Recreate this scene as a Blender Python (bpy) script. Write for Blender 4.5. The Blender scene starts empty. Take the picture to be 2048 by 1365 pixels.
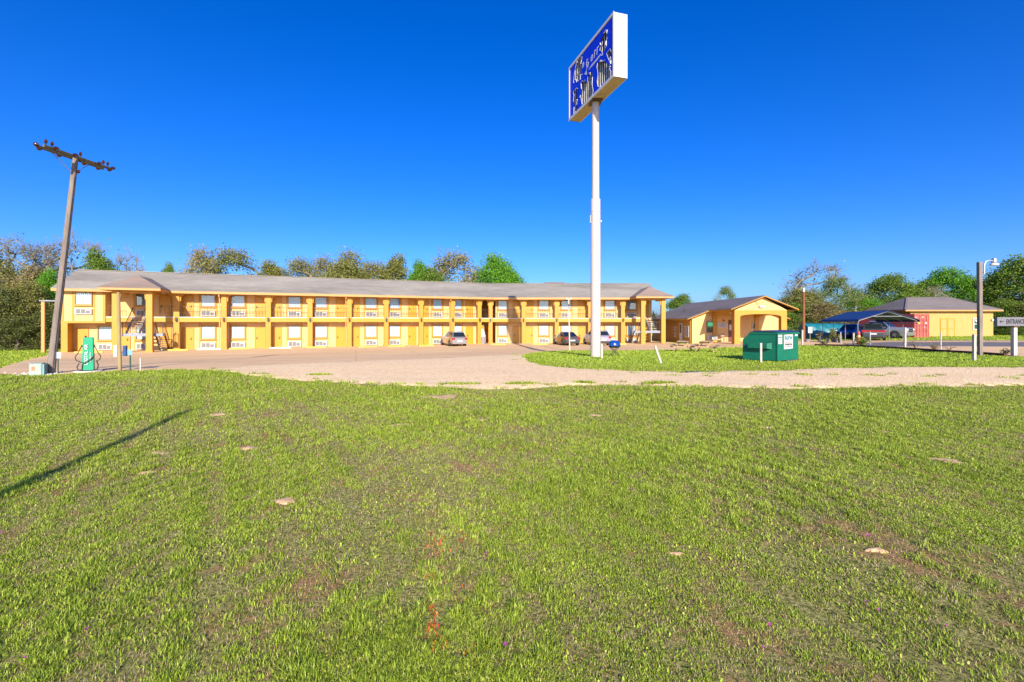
import bpy, math, random
import numpy as np
from mathutils import Vector, Matrix
from mathutils.geometry import tessellate_polygon

random.seed(7)
RNG = np.random.default_rng(11)
SC = bpy.context.scene
COL = SC.collection
R = math.radians

# ------------------------------------------------------------------ survey: measured site numbers
F, HZ, CH = 960.0, 645.0, 1.85          # focal length in photo pixels, horizon row, eye height (m)


def smooth(t):
    t = np.clip(t, 0.0, 1.0)
    return t * t * (3 - 2 * t)


def ground(x, y):
    """terrain height: the lawn stands at 0, the car park behind it lies lower, the right side rises again"""
    far = np.interp(x, [-60, -14, 0, 14, 17, 20, 24, 28, 33, 60], [-.72, -.72, -.66, -.6, -.5, -.25, -.13, -.08, .1, .2])
    y0 = np.interp(x, [-20, -10, 0], [16.5, 18, 22])
    y1 = np.interp(x, [-20, 0], [37, 46])
    far2 = np.interp(y, [60, 75, 110, 400], [0, .0, .9, 6.0])
    bump = .025 * np.sin(x * .55 + 1.3) * np.sin(y * .47) + .015 * np.sin(x * 1.3 + y * .9)
    return far * smooth((y - y0) / (y1 - y0)) + far2 + bump * (1 - smooth((y - 16) / 6))


def gz(x, y):
    return float(ground(np.float64(x), np.float64(y)))


def atY(px, Y):
    return (px - 1024.0) / F * Y


def hgt(py, Y):
    return CH + (HZ - py) / F * Y


def hit(px, py):
    """where the sight line of a surveyed pixel meets the terrain"""
    def below(Y):
        return CH + (HZ - py) / F * Y <= gz(atY(px, Y), Y)
    a = b = 1.5
    while b < 120 and not below(b):
        a, b = b, b + .3
    for _ in range(12):
        m = (a + b) / 2
        if below(m):
            b = m
        else:
            a = m
    Y = b
    return Vector((atY(px, Y), Y, gz(atY(px, Y), Y)))


# ------------------------------------------------------------------ mesh builder
OFF = {}                                  # object name -> world offset of its thing


class MB:
    def __init__(self, M=None):
        self.v, self.f, self.M = [], [], M

    def add(self, pts, faces):
        o = len(self.v)
        self.v += [tuple(self.M(p)) if self.M else tuple(p) for p in pts]
        self.f += [tuple(i + o for i in f) for f in faces]
        return self

    def box(self, x0, x1, y0, y1, z0, z1, T=None):
        p = [(x, y, z) for z in (z0, z1) for y in (y0, y1) for x in (x0, x1)]
        if T:
            p = [T @ Vector(q) for q in p]
        return self.add(p, [(0, 2, 3, 1), (4, 5, 7, 6), (0, 1, 5, 4), (2, 6, 7, 3), (0, 4, 6, 2), (1, 3, 7, 5)])

    def beam(self, a, b, w, h, up=(0, 0, 1)):
        a, b = Vector(a), Vector(b)
        d = (b - a)
        L = d.length
        d.normalize()
        up = Vector(up)
        if abs(d.dot(up)) > .98:
            up = Vector((0, 1, 0))
        s = d.cross(up).normalized()
        u = s.cross(d).normalized()
        p = []
        for q in (a, b):
            for i, j in ((-1, -1), (1, -1), (1, 1), (-1, 1)):
                p.append(q + s * (i * w / 2) + u * (j * h / 2))
        return self.add(p, [(3, 2, 1, 0), (4, 5, 6, 7), (0, 1, 5, 4), (1, 2, 6, 5), (2, 3, 7, 6), (3, 0, 4, 7)])

    def tube(self, pts, rad, n=8, cap=True):
        pts = [Vector(p) for p in pts]
        if not hasattr(rad, '__len__'):
            rad = [rad] * len(pts)
        ref = None
        P, Fc = [], []
        for i, p in enumerate(pts):
            d = (pts[min(i + 1, len(pts) - 1)] - pts[max(i - 1, 0)])
            if d.length < 1e-9:
                d = Vector((0, 0, 1))
            d.normalize()
            if ref is None:
                ref = Vector((1, 0, 0)) if abs(d.x) < .9 else Vector((0, 1, 0))
            s = (ref - d * ref.dot(d))
            if s.length < 1e-6:
                s = d.orthogonal()
            s.normalize()
            ref = s
            t = d.cross(s)
            for k in range(n):
                a = 2 * math.pi * k / n
                P.append(p + (s * math.cos(a) + t * math.sin(a)) * rad[i])
        for i in range(len(pts) - 1):
            for k in range(n):
                k2 = (k + 1) % n
                Fc.append((i * n + k, i * n + k2, (i + 1) * n + k2, (i + 1) * n + k))
        if cap:
            Fc.append(tuple(reversed(range(n))))
            Fc.append(tuple(range((len(pts) - 1) * n, len(pts) * n)))
        return self.add(P, Fc)

    def lathe(self, prof, n=16, c=(0, 0, 0), sx=1., sy=1.):
        """prof: list of (radius, z)"""
        P, Fc = [], []
        for r, z in prof:
            for k in range(n):
                a = 2 * math.pi * k / n
                P.append((c[0] + r * math.cos(a) * sx, c[1] + r * math.sin(a) * sy, c[2] + z))
        for i in range(len(prof) - 1):
            for k in range(n):
                k2 = (k + 1) % n
                Fc.append((i * n + k, i * n + k2, (i + 1) * n + k2, (i + 1) * n + k))
        Fc.append(tuple(reversed(range(n))))
        Fc.append(tuple(range((len(prof) - 1) * n, len(prof) * n)))
        return self.add(P, Fc)

    def prism(self, poly, f):
        """poly: 2d points; f(u, v, k) -> 3d for k = 0 and 1"""
        n = len(poly)
        p = [f(u, v, 0) for u, v in poly] + [f(u, v, 1) for u, v in poly]
        fc = [tuple(reversed(range(n))), tuple(range(n, 2 * n))]
        fc += [(i, (i + 1) % n, n + (i + 1) % n, n + i) for i in range(n)]
        return self.add(p, fc)

    def holed(self, loops, f):
        """a sheet with holes: loops[0] outer, others holes, extruded between f(.,.,0) and f(.,.,1)"""
        tri = tessellate_polygon([[Vector((u, v, 0)) for u, v in lp] for lp in loops])
        flat = [q for lp in loops for q in lp]
        n = len(flat)
        p = [f(u, v, 0) for u, v in flat] + [f(u, v, 1) for u, v in flat]
        fc = [tuple(reversed(t)) for t in tri] + [tuple(i + n for i in t) for t in tri]
        o = 0
        for lp in loops:
            m = len(lp)
            fc += [(o + i, o + (i + 1) % m, n + o + (i + 1) % m, n + o + i) for i in range(m)]
            o += m
        return self.add(p, fc)

    def build(self, name, mat, parent=None, loc=None, local=False, smooth_=False, bevel=0., fix=True):
        off = Vector((0, 0, 0))
        if not local:
            if parent is not None:
                off = OFF.get(parent.name, off)
            elif loc is not None:
                off = Vector(loc)
        me = bpy.data.meshes.new(name)
        me.from_pydata([(x - off.x, y - off.y, z - off.z) for x, y, z in self.v], [], self.f)
        me.update()
        if fix:
            import bmesh
            bm = bmesh.new()
            bm.from_mesh(me)
            bmesh.ops.recalc_face_normals(bm, faces=bm.faces)
            bm.to_mesh(me)
            bm.free()
        me.materials.append(mat)
        if smooth_:
            me.shade_smooth()
            me.set_sharp_from_angle(angle=R(38)) if hasattr(me, 'set_sharp_from_angle') else None
        o = bpy.data.objects.new(name, me)
        COL.objects.link(o)
        if parent is not None:
            o.parent = parent
            OFF[o.name] = OFF.get(parent.name, Vector((0, 0, 0)))
        elif loc is not None:
            o.location = loc
            OFF[o.name] = Vector(loc)
        if bevel:
            b = o.modifiers.new('bevel', 'BEVEL')
            b.width = bevel
            b.segments = 2
            b.limit_method = 'ANGLE'
        return o


def tag(o, label=None, cat=None, group=None, kind=None):
    if label:
        o['label'] = label
    if cat:
        o['category'] = cat
    if group:
        o['group'] = group
    if kind:
        o['kind'] = kind
    return o


def thing(name, label, cat, loc=(0, 0, 0), rotz=0., group=None):
    o = bpy.data.objects.new(name, None)
    o.empty_display_size = .2
    COL.objects.link(o)
    o.location = loc
    o.rotation_euler = (0, 0, rotz)
    OFF[o.name] = Vector(loc)
    return tag(o, label, cat, group)


def copy_tree(o, parent=None):
    kids = list(o.children)
    c = o.copy()
    COL.objects.link(c)
    OFF[c.name] = OFF.get(o.name, Vector((0, 0, 0)))
    if parent is not None:
        c.parent = parent
    for k in kids:
        copy_tree(k, c)
    return c


def writing(txt, mat, parent, mtx, size, depth=.004, name='lettering', align='CENTER', shear=0., sx=1., off=0.):
    cu = bpy.data.curves.new(name, 'FONT')
    cu.body = txt
    cu.size = size
    cu.extrude = depth
    cu.align_x = align
    cu.align_y = 'CENTER'
    cu.shear = shear
    cu.offset = off
    cu.resolution_u = 3
    cu.materials.append(mat)
    tmp = bpy.data.objects.new('tmp', cu)
    COL.objects.link(tmp)
    bpy.context.view_layer.update()
    me = bpy.data.meshes.new_from_object(tmp.evaluated_get(bpy.context.evaluated_depsgraph_get()))
    bpy.data.objects.remove(tmp)
    bpy.data.curves.remove(cu)
    me.name = name
    if not me.materials:
        me.materials.append(mat)
    o = bpy.data.objects.new(name, me)
    COL.objects.link(o)
    o.parent = parent
    o.matrix_local = mtx @ Matrix.Diagonal((sx, 1, 1, 1))
    return o


def frame_mtx(o, ex, ey):
    """matrix with x axis ex, y axis ey, at o"""
    ex, ey = Vector(ex).normalized(), Vector(ey).normalized()
    ez = ex.cross(ey)
    m = Matrix.Identity(4)
    for i, a in enumerate((ex, ey, ez)):
        for j in range(3):
            m[j][i] = a[j]
    for j in range(3):
        m[j][3] = o[j]
    return m


# ------------------------------------------------------------------ materials
def new_mat(name):
    m = bpy.data.materials.new(name)
    m.use_nodes = True
    nt = m.node_tree
    b = nt.nodes['Principled BSDF']
    return m, nt, b


def N(nt, t, **kw):
    n = nt.nodes.new(t)
    for k, v in kw.items():
        if k.startswith('i_'):
            n.inputs[k[2:].replace('_', ' ')].default_value = v
        else:
            setattr(n, k, v)
    return n


def ramp(nt, fac, stops):
    r = nt.nodes.new('ShaderNodeValToRGB')
    e = r.color_ramp.elements
    e[0].position, e[0].color = stops[0][0], (*stops[0][1], 1)
    e[1].position, e[1].color = stops[-1][0], (*stops[-1][1], 1)
    for p, c in stops[1:-1]:
        q = e.new(p)
        q.color = (*c, 1)
    nt.links.new(fac, r.inputs['Fac'])
    return r.outputs['Color']


def mixc(nt, fac, a, b, mode='MIX'):
    n = nt.nodes.new('ShaderNodeMix')
    n.data_type = 'RGBA'
    n.blend_type = mode
    for s, v in ((0, fac), (6, a), (7, b)):
        if hasattr(v, 'is_output'):
            nt.links.new(v, n.inputs[s])
        else:
            n.inputs[s].default_value = v if s == 0 else (*v, 1)
    return n.outputs[2]


def coords(nt, scale=(1, 1, 1), kind='Object'):
    t = nt.nodes.new('ShaderNodeTexCoord')
    m = nt.nodes.new('ShaderNodeMapping')
    m.inputs['Scale'].default_value = scale
    nt.links.new(t.outputs[kind], m.inputs['Vector'])
    return m.outputs['Vector']


def noise(nt, vec, scale, detail=4., rough=.6, dist=0.):
    n = N(nt, 'ShaderNodeTexNoise')
    n.inputs['Scale'].default_value = scale
    n.inputs['Detail'].default_value = detail
    n.inputs['Roughness'].default_value = rough
    n.inputs['Distortion'].default_value = dist
    nt.links.new(vec, n.inputs['Vector'])
    return n.outputs['Fac']


def bump(nt, b, h, strength=.3, dist=.02):
    n = N(nt, 'ShaderNodeBump')
    n.inputs['Strength'].default_value = strength
    n.inputs['Distance'].default_value = dist
    nt.links.new(h, n.inputs['Height'])
    nt.links.new(n.outputs['Normal'], b.inputs['Normal'])


KB = .84                                  # one common level for painted and built surfaces


def sc3(c, k):
    return tuple(min(1., x * k) for x in c)


def paint(name, col, rough=.6, var=.12, scale=3., metal=0., bmp=0., spec=.5, streak=False, stain=None, coat=0.):
    """plain coated or natural surface with slight weathering"""
    col = sc3(col, KB)
    stain = sc3(stain, KB) if stain else None
    m, nt, b = new_mat(name)
    v = coords(nt, (1, 1, .25) if streak else (1, 1, 1))
    f = noise(nt, v, scale, 6, .65)
    c = ramp(nt, f, [(.25, sc3(col, 1 - var)), (.75, sc3(col, 1 + var))])
    if stain:
        f2 = noise(nt, v, scale * 3.1, 5, .7)
        k = ramp(nt, f2, [(.55, (0, 0, 0)), (.72, (1, 1, 1))])
        c = mixc(nt, k, c, stain)
    nt.links.new(c, b.inputs['Base Color'])
    b.inputs['Roughness'].default_value = rough
    b.inputs['Metallic'].default_value = metal
    b.inputs['Specular IOR Level'].default_value = spec
    if coat:
        b.inputs['Coat Weight'].default_value = coat
        b.inputs['Coat Roughness'].default_value = .06
    if bmp:
        bump(nt, b, noise(nt, v, scale * 6, 4), bmp, .01)
    return m


def siding(name, col, axis=2, pitch=.2, var=.07, depth=.35, rough=.7):
    col = sc3(col, KB)
    m, nt, b = new_mat(name)
    v = coords(nt)
    w = N(nt, 'ShaderNodeTexWave', wave_type='BANDS', bands_direction='XYZ'[axis], wave_profile='SAW')
    w.inputs['Scale'].default_value = 2 * math.pi / pitch / 20.0
    w.inputs['Distortion'].default_value = 0
    nt.links.new(v, w.inputs['Vector'])
    f = noise(nt, v, 1.4, 6, .65)
    c = ramp(nt, f, [(.3, sc3(col, 1 - var)), (.7, sc3(col, 1 + var))])
    g = ramp(nt, w.outputs['Fac'], [(0., (.62, .62, .62)), (.1, (1, 1, 1))])
    nt.links.new(mixc(nt, 1., c, g, 'MULTIPLY'), b.inputs['Base Color'])
    b.inputs['Roughness'].default_value = rough
    bump(nt, b, w.outputs['Fac'], depth, .015)
    return m


def shingles(name, c0, c1, c2):
    c0, c1, c2 = sc3(c0, KB), sc3(c1, KB), sc3(c2, KB)
    m, nt, b = new_mat(name)
    v = coords(nt, (.55, .55, 9.))
    f = noise(nt, v, 1.6, 7, .7, .3)
    f2 = noise(nt, coords(nt, (.06, .06, .5)), 1.7, 4, .6)
    c = ramp(nt, f, [(.28, c0), (.5, c1), (.72, c2)])
    c = mixc(nt, .45, c, ramp(nt, f2, [(.35, sc3(c1, .8)), (.65, sc3(c2, 1.08))]))
    w = N(nt, 'ShaderNodeTexWave', wave_type='BANDS', bands_direction='Z', wave_profile='SAW')
    w.inputs['Scale'].default_value = 2 * math.pi / .075 / 20.0
    w.inputs['Distortion'].default_value = .6
    nt.links.new(coords(nt), w.inputs['Vector'])
    nt.links.new(c, b.inputs['Base Color'])
    b.inputs['Roughness'].default_value = .9
    bump(nt, b, w.outputs['Fac'], .4, .02)
    return m


def blade_mat(name, stops, patch, trans=.35, pscale=.55, pmix=.5, rough=.55):
    """leaves and grass blades: colour differs from blade to blade and from patch to patch"""
    m, nt, b = new_mat(name)
    gi = nt.nodes.new('ShaderNodeNewGeometry')
    c = ramp(nt, gi.outputs['Random Per Island'], stops)
    v = coords(nt)
    p = ramp(nt, noise(nt, v, pscale, 4, .65), [(.3, patch[0]), (.7, patch[1])])
    c = mixc(nt, pmix, c, mixc(nt, 1., c, p, 'MULTIPLY'))
    oi = nt.nodes.new('ShaderNodeObjectInfo')
    k = ramp(nt, oi.outputs['Random'], [(0, (.82, .88, .8)), (1, (1.0, 1., .95))])
    c = mixc(nt, 1., c, k, 'MULTIPLY')
    nt.links.new(c, b.inputs['Base Color'])
    b.inputs['Roughness'].default_value = rough
    b.inputs['Specular IOR Level'].default_value = .3
    if trans:
        t = nt.nodes.new('ShaderNodeBsdfTranslucent')
        nt.links.new(c, t.inputs['Color'])
        mx = nt.nodes.new('ShaderNodeMixShader')
        mx.inputs[0].default_value = trans
        nt.links.new(b.outputs[0], mx.inputs[1])
        nt.links.new(t.outputs[0], mx.inputs[2])
        nt.links.new(mx.outputs[0], nt.nodes['Material Output'].inputs['Surface'])
    return m


def glass_mat(name, tint=(.9, .95, 1), dark=None):
    m, nt, b = new_mat(name)
    out = nt.nodes['Material Output']
    gl = nt.nodes.new('ShaderNodeBsdfGlossy')
    gl.inputs['Roughness'].default_value = .03
    if dark:
        b.inputs['Base Color'].default_value = (*dark, 1)
        b.inputs['Roughness'].default_value = .04
        b.inputs['Specular IOR Level'].default_value = .8
        return m
    tr = nt.nodes.new('ShaderNodeBsdfTransparent')
    tr.inputs['Color'].default_value = (*tint, 1)
    fr = nt.nodes.new('ShaderNodeFresnel')
    fr.inputs['IOR'].default_value = 1.6
    mx = nt.nodes.new('ShaderNodeMixShader')
    nt.links.new(fr.outputs[0], mx.inputs[0])
    nt.links.new(tr.outputs[0], mx.inputs[1])
    nt.links.new(gl.outputs[0], mx.inputs[2])
    nt.links.new(mx.outputs[0], out.inputs['Surface'])
    return m


M = {}
M['wall'] = siding('cream_siding', (.78, .485, .195), 2, .2)
M['orange'] = paint('orange_trim', (.58, .275, .02), .55, .1, 1.2, bmp=.1)
M['gold'] = paint('golden_band', (.62, .30, .02), .55, .08, 1.0)
M['fascia'] = paint('peach_fascia', (.60, .30, .09), .6, .08, .8)
M['door'] = paint('amber_door', (.64, .29, .008), .45, .07, 1.5)
M['soffit'] = paint('soffit', (.74, .42, .08), .7, .06, 1.0)
M['roof'] = shingles('weathered_shingles', (.13, .115, .10), (.27, .24, .20), (.44, .395, .33))
M['roof_brown'] = shingles('brown_shingles', (.18, .13, .105), (.27, .20, .16), (.36, .27, .22))
M['roof_dark'] = shingles('grey_brown_shingles', (.10, .085, .085), (.165, .14, .135), (.25, .21, .20))
M['white'] = paint('white_paint', (.78, .77, .74), .5, .05, 2.)
M['curtain_shaded'] = paint('shaded_curtain', (.52, .55, .60), .8, .05, 4.)  # upper-floor curtains: eave shade and reflection put into the colour
M['curtain'] = paint('curtain', (.80, .79, .76), .8, .05, 4.)
M['glass'] = glass_mat('window_glass')
M['darkglass'] = glass_mat('dark_glass', dark=(.02, .03, .04))
M['frame_dark'] = paint('dark_window_frame', (.22, .15, .05), .5, .1, 3.)
M['ac'] = paint('pale_metal', (.56, .53, .48), .5, .06, 3.)
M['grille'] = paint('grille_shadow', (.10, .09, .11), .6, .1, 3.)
M['iron'] = paint('dark_iron', (.05, .035, .03), .5, .2, 6.)
M['steel'] = paint('grey_steel', (.26, .28, .34), .5, .12, 3.)
M['brownmetal'] = paint('brown_metal', (.09, .045, .02), .55, .15, 4.)
M['concrete_pale'] = paint('pale_concrete', (.62, .58, .50), .85, .12, 4., bmp=.2)
M['stop_yellow'] = paint('yellow_kerb_paint', (.80, .52, .06), .75, .15, 4., stain=(.5, .45, .35))
M['stop_white'] = paint('white_kerb_paint', (.78, .74, .66), .75, .12, 4., stain=(.5, .47, .42))
M['sign_white'] = paint('sign_white', (.62, .62, .61), .45, .04, 1.2, streak=True)
M['sign_blue'] = paint('sign_blue', (.004, .026, .72), .35, .06, 1., spec=.4)
M['sign_under'] = paint('sign_underside', (.60, .42, .22), .7, .15, 1.5, stain=(.35, .2, .1))
M['sign_dark'] = paint('sign_interior', (.10, .12, .16), .7, .3, 3.)
M['tube_lamp'] = paint('tube_lamp_glass', (.48, .47, .44), .25, .15, 6.)
M['polepaint'] = paint('pink_white_pole', (.60, .51, .45), .5, .05, 1.0, streak=True, stain=(.55, .42, .34))
M['pinkpost'] = paint('pink_post', (.72, .52, .46), .6, .08, 2., streak=True)
M['chrome'] = paint('galvanised', (.6, .62, .64), .35, .08, 4., metal=.7)
M['black'] = paint('black_rubber', (.018, .018, .02), .6, .2, 6.)
M['letter_white'] = paint('letter_white', (.8, .8, .8), .5, .03, 3.)
M['letter_black'] = paint('letter_black', (.03, .03, .035), .6, .1, 3.)


def wood(name, c0, c1, scale=6., stretch=.06, rough=.85, stain=None):
    m, nt, b = new_mat(name)
    v = coords(nt, (1, 1, stretch))
    f = noise(nt, v, scale * 4, 8, .7, .4)
    c = ramp(nt, f, [(.3, c0), (.7, c1)])
    f2 = noise(nt, coords(nt, (1, 1, .4)), scale * .6, 4, .6)
    c = mixc(nt, ramp(nt, f2, [(.45, (0, 0, 0)), (.75, (.6, .6, .6))]), c, stain or sc3(c0, .7))
    nt.links.new(c, b.inputs['Base Color'])
    b.inputs['Roughness'].default_value = rough
    b.inputs['Specular IOR Level'].default_value = .2
    bump(nt, b, f, .5, .01)
    return m


M['polewood'] = wood('weathered_pole_wood', (.15, .12, .10), (.29, .235, .20), 5.)
M['postwood'] = wood('tan_post_wood', (.24, .17, .08), (.40, .30, .15), 5.)
M['armwood'] = wood('old_crossarm_wood', (.075, .062, .035), (.17, .14, .08), 6.)
M['whitewood'] = wood('flaking_white_post', (.30, .28, .25), (.54, .51, .45), 7., .15)
M['redwood'] = wood('red_brown_pole', (.16, .06, .03), (.30, .12, .06), 5.)
M['tablewood'] = wood('picnic_wood', (.36, .22, .12), (.54, .36, .21), 7., 1.)
M['tabledark'] = wood('weathered_board', (.24, .15, .11), (.40, .27, .20), 7., 1.)
M['bark'] = wood('bark', (.10, .075, .055), (.24, .19, .15), 3., .3)
M['barkpale'] = wood('pale_bark', (.20, .175, .13), (.37, .325, .25), 3., .3)
M['timber'] = wood('edging_timber', (.06, .03, .02), (.13, .07, .045), 5., 1.)

# foliage: colour ramps are per leaf, patch multiplies by clump
LEAF = {
    'bright': blade_mat('bright_green_leaves', [(0, (.10, .28, .02)), (.5, (.16, .38, .025)), (1, (.26, .50, .04))], ((.6, .68, .6), (1.1, 1.1, 1)), .45, 1.6, .9),
    'green': blade_mat('green_leaves', [(0, (.11, .19, .025)), (.5, (.20, .30, .04)), (1, (.34, .43, .07))], ((.55, .62, .55), (1.1, 1.1, 1)), .42, 1.6, .9),
    'olive': blade_mat('olive_leaves', [(0, (.17, .17, .05)), (.5, (.28, .28, .075)), (1, (.44, .41, .14))], ((.6, .66, .5), (1.1, 1.05, .95)), .4, 1.6, .9),
    'tan': blade_mat('tan_leaves', [(0, (.26, .215, .075)), (.5, (.36, .31, .10)), (1, (.46, .40, .17))], ((.65, .66, .6), (1.1, 1.05, .95)), .4, 1.6, .8),
    'dry': blade_mat('dry_vine_leaves', [(0, (.15, .11, .05)), (.5, (.31, .245, .11)), (1, (.42, .40, .13))], ((.5, .45, .45), (1, .95, .9)), .25, .8, .7),
    'dark': blade_mat('dark_thicket_leaves', [(0, (.05, .075, .02)), (.55, (.17, .19, .045)), (1, (.40, .38, .12))], ((.35, .4, .35), (1, 1, .9)), .25, 1.1, .9),
}
# ------------------------------------------------------------------ ground materials
from mathutils.geometry import delaunay_2d_cdt


def ground_mat():
    m, nt, b = new_mat('lawn_soil')
    v = coords(nt)
    f = noise(nt, v, 1.1, 8, .7)
    fine = noise(nt, v, 34, 7, .8)
    c = ramp(nt, fine, [(.36, (.03, .035, .01)), (.45, (.15, .15, .04)), (.54, (.38, .36, .11)), (.68, (.58, .45, .25))])
    soil = ramp(nt, noise(nt, v, 14, 6, .7), [(.3, (.26, .12, .05)), (.7, (.56, .33, .17))])
    rag = N(nt, 'ShaderNodeMath', operation='ADD')
    sc_ = N(nt, 'ShaderNodeMath', operation='MULTIPLY')
    nt.links.new(fine, sc_.inputs[0])
    sc_.inputs[1].default_value = .55
    nt.links.new(f, rag.inputs[0])
    nt.links.new(sc_.outputs[0], rag.inputs[1])
    c = mixc(nt, ramp(nt, rag.outputs[0], [(.80, (0, 0, 0)), (.89, (.95, .95, .95))]), c, soil)
    far = ramp(nt, noise(nt, v, 3.0, 7, .7), [(.3, (.16, .25, .025)), (.6, (.32, .42, .06)), (.8, (.42, .38, .13))])
    sep = N(nt, 'ShaderNodeSeparateXYZ')
    t = nt.nodes.new('ShaderNodeTexCoord')
    nt.links.new(t.outputs['Object'], sep.inputs[0])
    mr = N(nt, 'ShaderNodeMapRange')
    mr.inputs['From Min'].default_value = 15
    mr.inputs['From Max'].default_value = 22
    nt.links.new(sep.outputs['Y'], mr.inputs['Value'])
    c = mixc(nt, mr.outputs[0], c, far)
    nt.links.new(c, b.inputs['Base Color'])
    b.inputs['Roughness'].default_value = .95
    b.inputs['Specular IOR Level'].default_value = .1
    bump(nt, b, fine, .8, .03)
    return m


def gravel_mat():
    m, nt, b = new_mat('crushed_stone')
    v = coords(nt)
    vo = N(nt, 'ShaderNodeTexVoronoi')
    vo.inputs['Scale'].default_value = 16
    nt.links.new(v, vo.inputs['Vector'])
    st = ramp(nt, N_sep(nt, vo.outputs['Color']), [(0, (.50, .33, .17)), (.5, (.76, .53, .29)), (1, (.88, .74, .48))])
    big = ramp(nt, noise(nt, coords(nt, (.22, 1.5, 1)), .8, 7, .7), [(.35, (.86, .62, .35)), (.6, (.78, .54, .28)), (.78, (.68, .40, .17))])
    c = mixc(nt, .5, st, big)
    nt.links.new(c, b.inputs['Base Color'])
    b.inputs['Roughness'].default_value = .95
    bump(nt, b, vo.outputs['Distance'], .5, .03)
    return m


def N_sep(nt, col):
    s = nt.nodes.new('ShaderNodeSeparateColor')
    nt.links.new(col, s.inputs[0])
    return s.outputs[0]


def lot_mat():
    m, nt, b = new_mat('stained_concrete')
    v = coords(nt)
    c = ramp(nt, noise(nt, coords(nt, (.5, 1., 1)), .33, 7, .62), [(.3, (.62, .40, .205)), (.55, (.74, .49, .25)), (.75, (.80, .56, .31))])
    fine = ramp(nt, noise(nt, v, 30, 4, .7), [(.3, (.86, .86, .86)), (.7, (1.0, 1.0, 1.0))])
    c = mixc(nt, 1., c, fine, 'MULTIPLY')
    # expansion joints and cracks
    br = N(nt, 'ShaderNodeTexBrick')
    br.offset = 0
    br.inputs['Scale'].default_value = 1.
    br.inputs['Brick Width'].default_value = 4.6
    br.inputs['Row Height'].default_value = 4.6
    br.inputs['Mortar Size'].default_value = .02
    br.inputs['Color1'].default_value = br.inputs['Color2'].default_value = (1, 1, 1, 1)
    br.inputs['Mortar'].default_value = (.62, .56, .52, 1)
    mp = N(nt, 'ShaderNodeMapping')
    mp.inputs['Rotation'].default_value = (0, 0, R(-18))
    t = nt.nodes.new('ShaderNodeTexCoord')
    nt.links.new(t.outputs['Object'], mp.inputs['Vector'])
    nt.links.new(mp.outputs[0], br.inputs['Vector'])
    c = mixc(nt, .8, c, mixc(nt, 1., c, br.outputs['Color'], 'MULTIPLY'))
    st = ramp(nt, noise(nt, v, 1.3, 5, .6, .8), [(.63, (0, 0, 0)), (.76, (.55, .55, .55))])
    c = mixc(nt, st, c, (.20, .145, .12))
    rust = ramp(nt, noise(nt, v, .8, 4, .6, .5), [(.66, (0, 0, 0)), (.74, (.5, .5, .5))])
    c = mixc(nt, rust, c, (.55, .27, .12))
    nt.links.new(c, b.inputs['Base Color'])
    b.inputs['Roughness'].default_value = .85
    return m


M['soil'] = ground_mat()
M['gravel'] = gravel_mat()
M['lot'] = lot_mat()
M['asphalt'] = paint('worn_asphalt', (.16, .145, .15), .9, .12, 1.2, bmp=.2)
M['dirt'] = paint('orange_dirt', (.50, .31, .18), .95, .2, 1.2, bmp=.3, stain=(.42, .36, .2))
M['mound'] = paint('bare_sandy_soil', (.68, .44, .24), .97, .22, 9., bmp=.6, stain=(.46, .25, .15))
M['mulch'] = paint('dark_mulch', (.11, .06, .04), .95, .35, 14., bmp=.6)

# ------------------------------------------------------------------ one ground sheet
xs = np.unique(np.concatenate([np.arange(-44, 60.1, .5), np.linspace(-400, -44, 30), np.linspace(60, 400, 30)]))
ys = np.unique(np.concatenate([np.arange(-14, 64.1, .5), np.linspace(-80, -14, 12), np.geomspace(64, 900, 34)]))
GX, GY = np.meshgrid(xs, ys)
GZ = ground(GX, GY)
me = bpy.data.meshes.new('ground')
nx, ny = len(xs), len(ys)
ii = np.arange(nx * ny).reshape(ny, nx)
fq = np.stack([ii[:-1, :-1], ii[:-1, 1:], ii[1:, 1:], ii[1:, :-1]], -1).reshape(-1, 4)
me.from_pydata(np.stack([GX, GY, GZ], -1).reshape(-1, 3).tolist(), [], fq.tolist())
me.materials.append(M['soil'])
me.shade_smooth()
go = bpy.data.objects.new('ground', me)
COL.objects.link(go)
tag(go, kind='structure')


def densify(poly, step=.7, wob=0.):
    out = []
    n = len(poly)
    for i in range(n):
        a, b = Vector(poly[i][:2]), Vector(poly[(i + 1) % n][:2])
        k = max(1, int((b - a).length / step))
        for j in range(k):
            p = a.lerp(b, j / k)
            if wob:
                p += Vector((math.sin(p.x * 2.1 + p.y * 1.3) + .6 * math.sin(p.x * 5.3 - p.y * 3.1), math.sin(p.y * 2.7 + p.x) + .6 * math.sin(p.x * 4.4 + 2))) * wob
            out.append(p)
    return out


def inside(poly, x, y):
    px = np.array([p[0] for p in poly])
    py = np.array([p[1] for p in poly])
    r = np.zeros(len(x), bool)
    j = len(px) - 1
    for i in range(len(px)):
        c = ((py[i] > y) != (py[j] > y)) & (x < (px[j] - px[i]) * (y - py[i]) / (py[j] - py[i] + 1e-12) + px[i])
        r ^= c
        j = i
    return r


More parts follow.
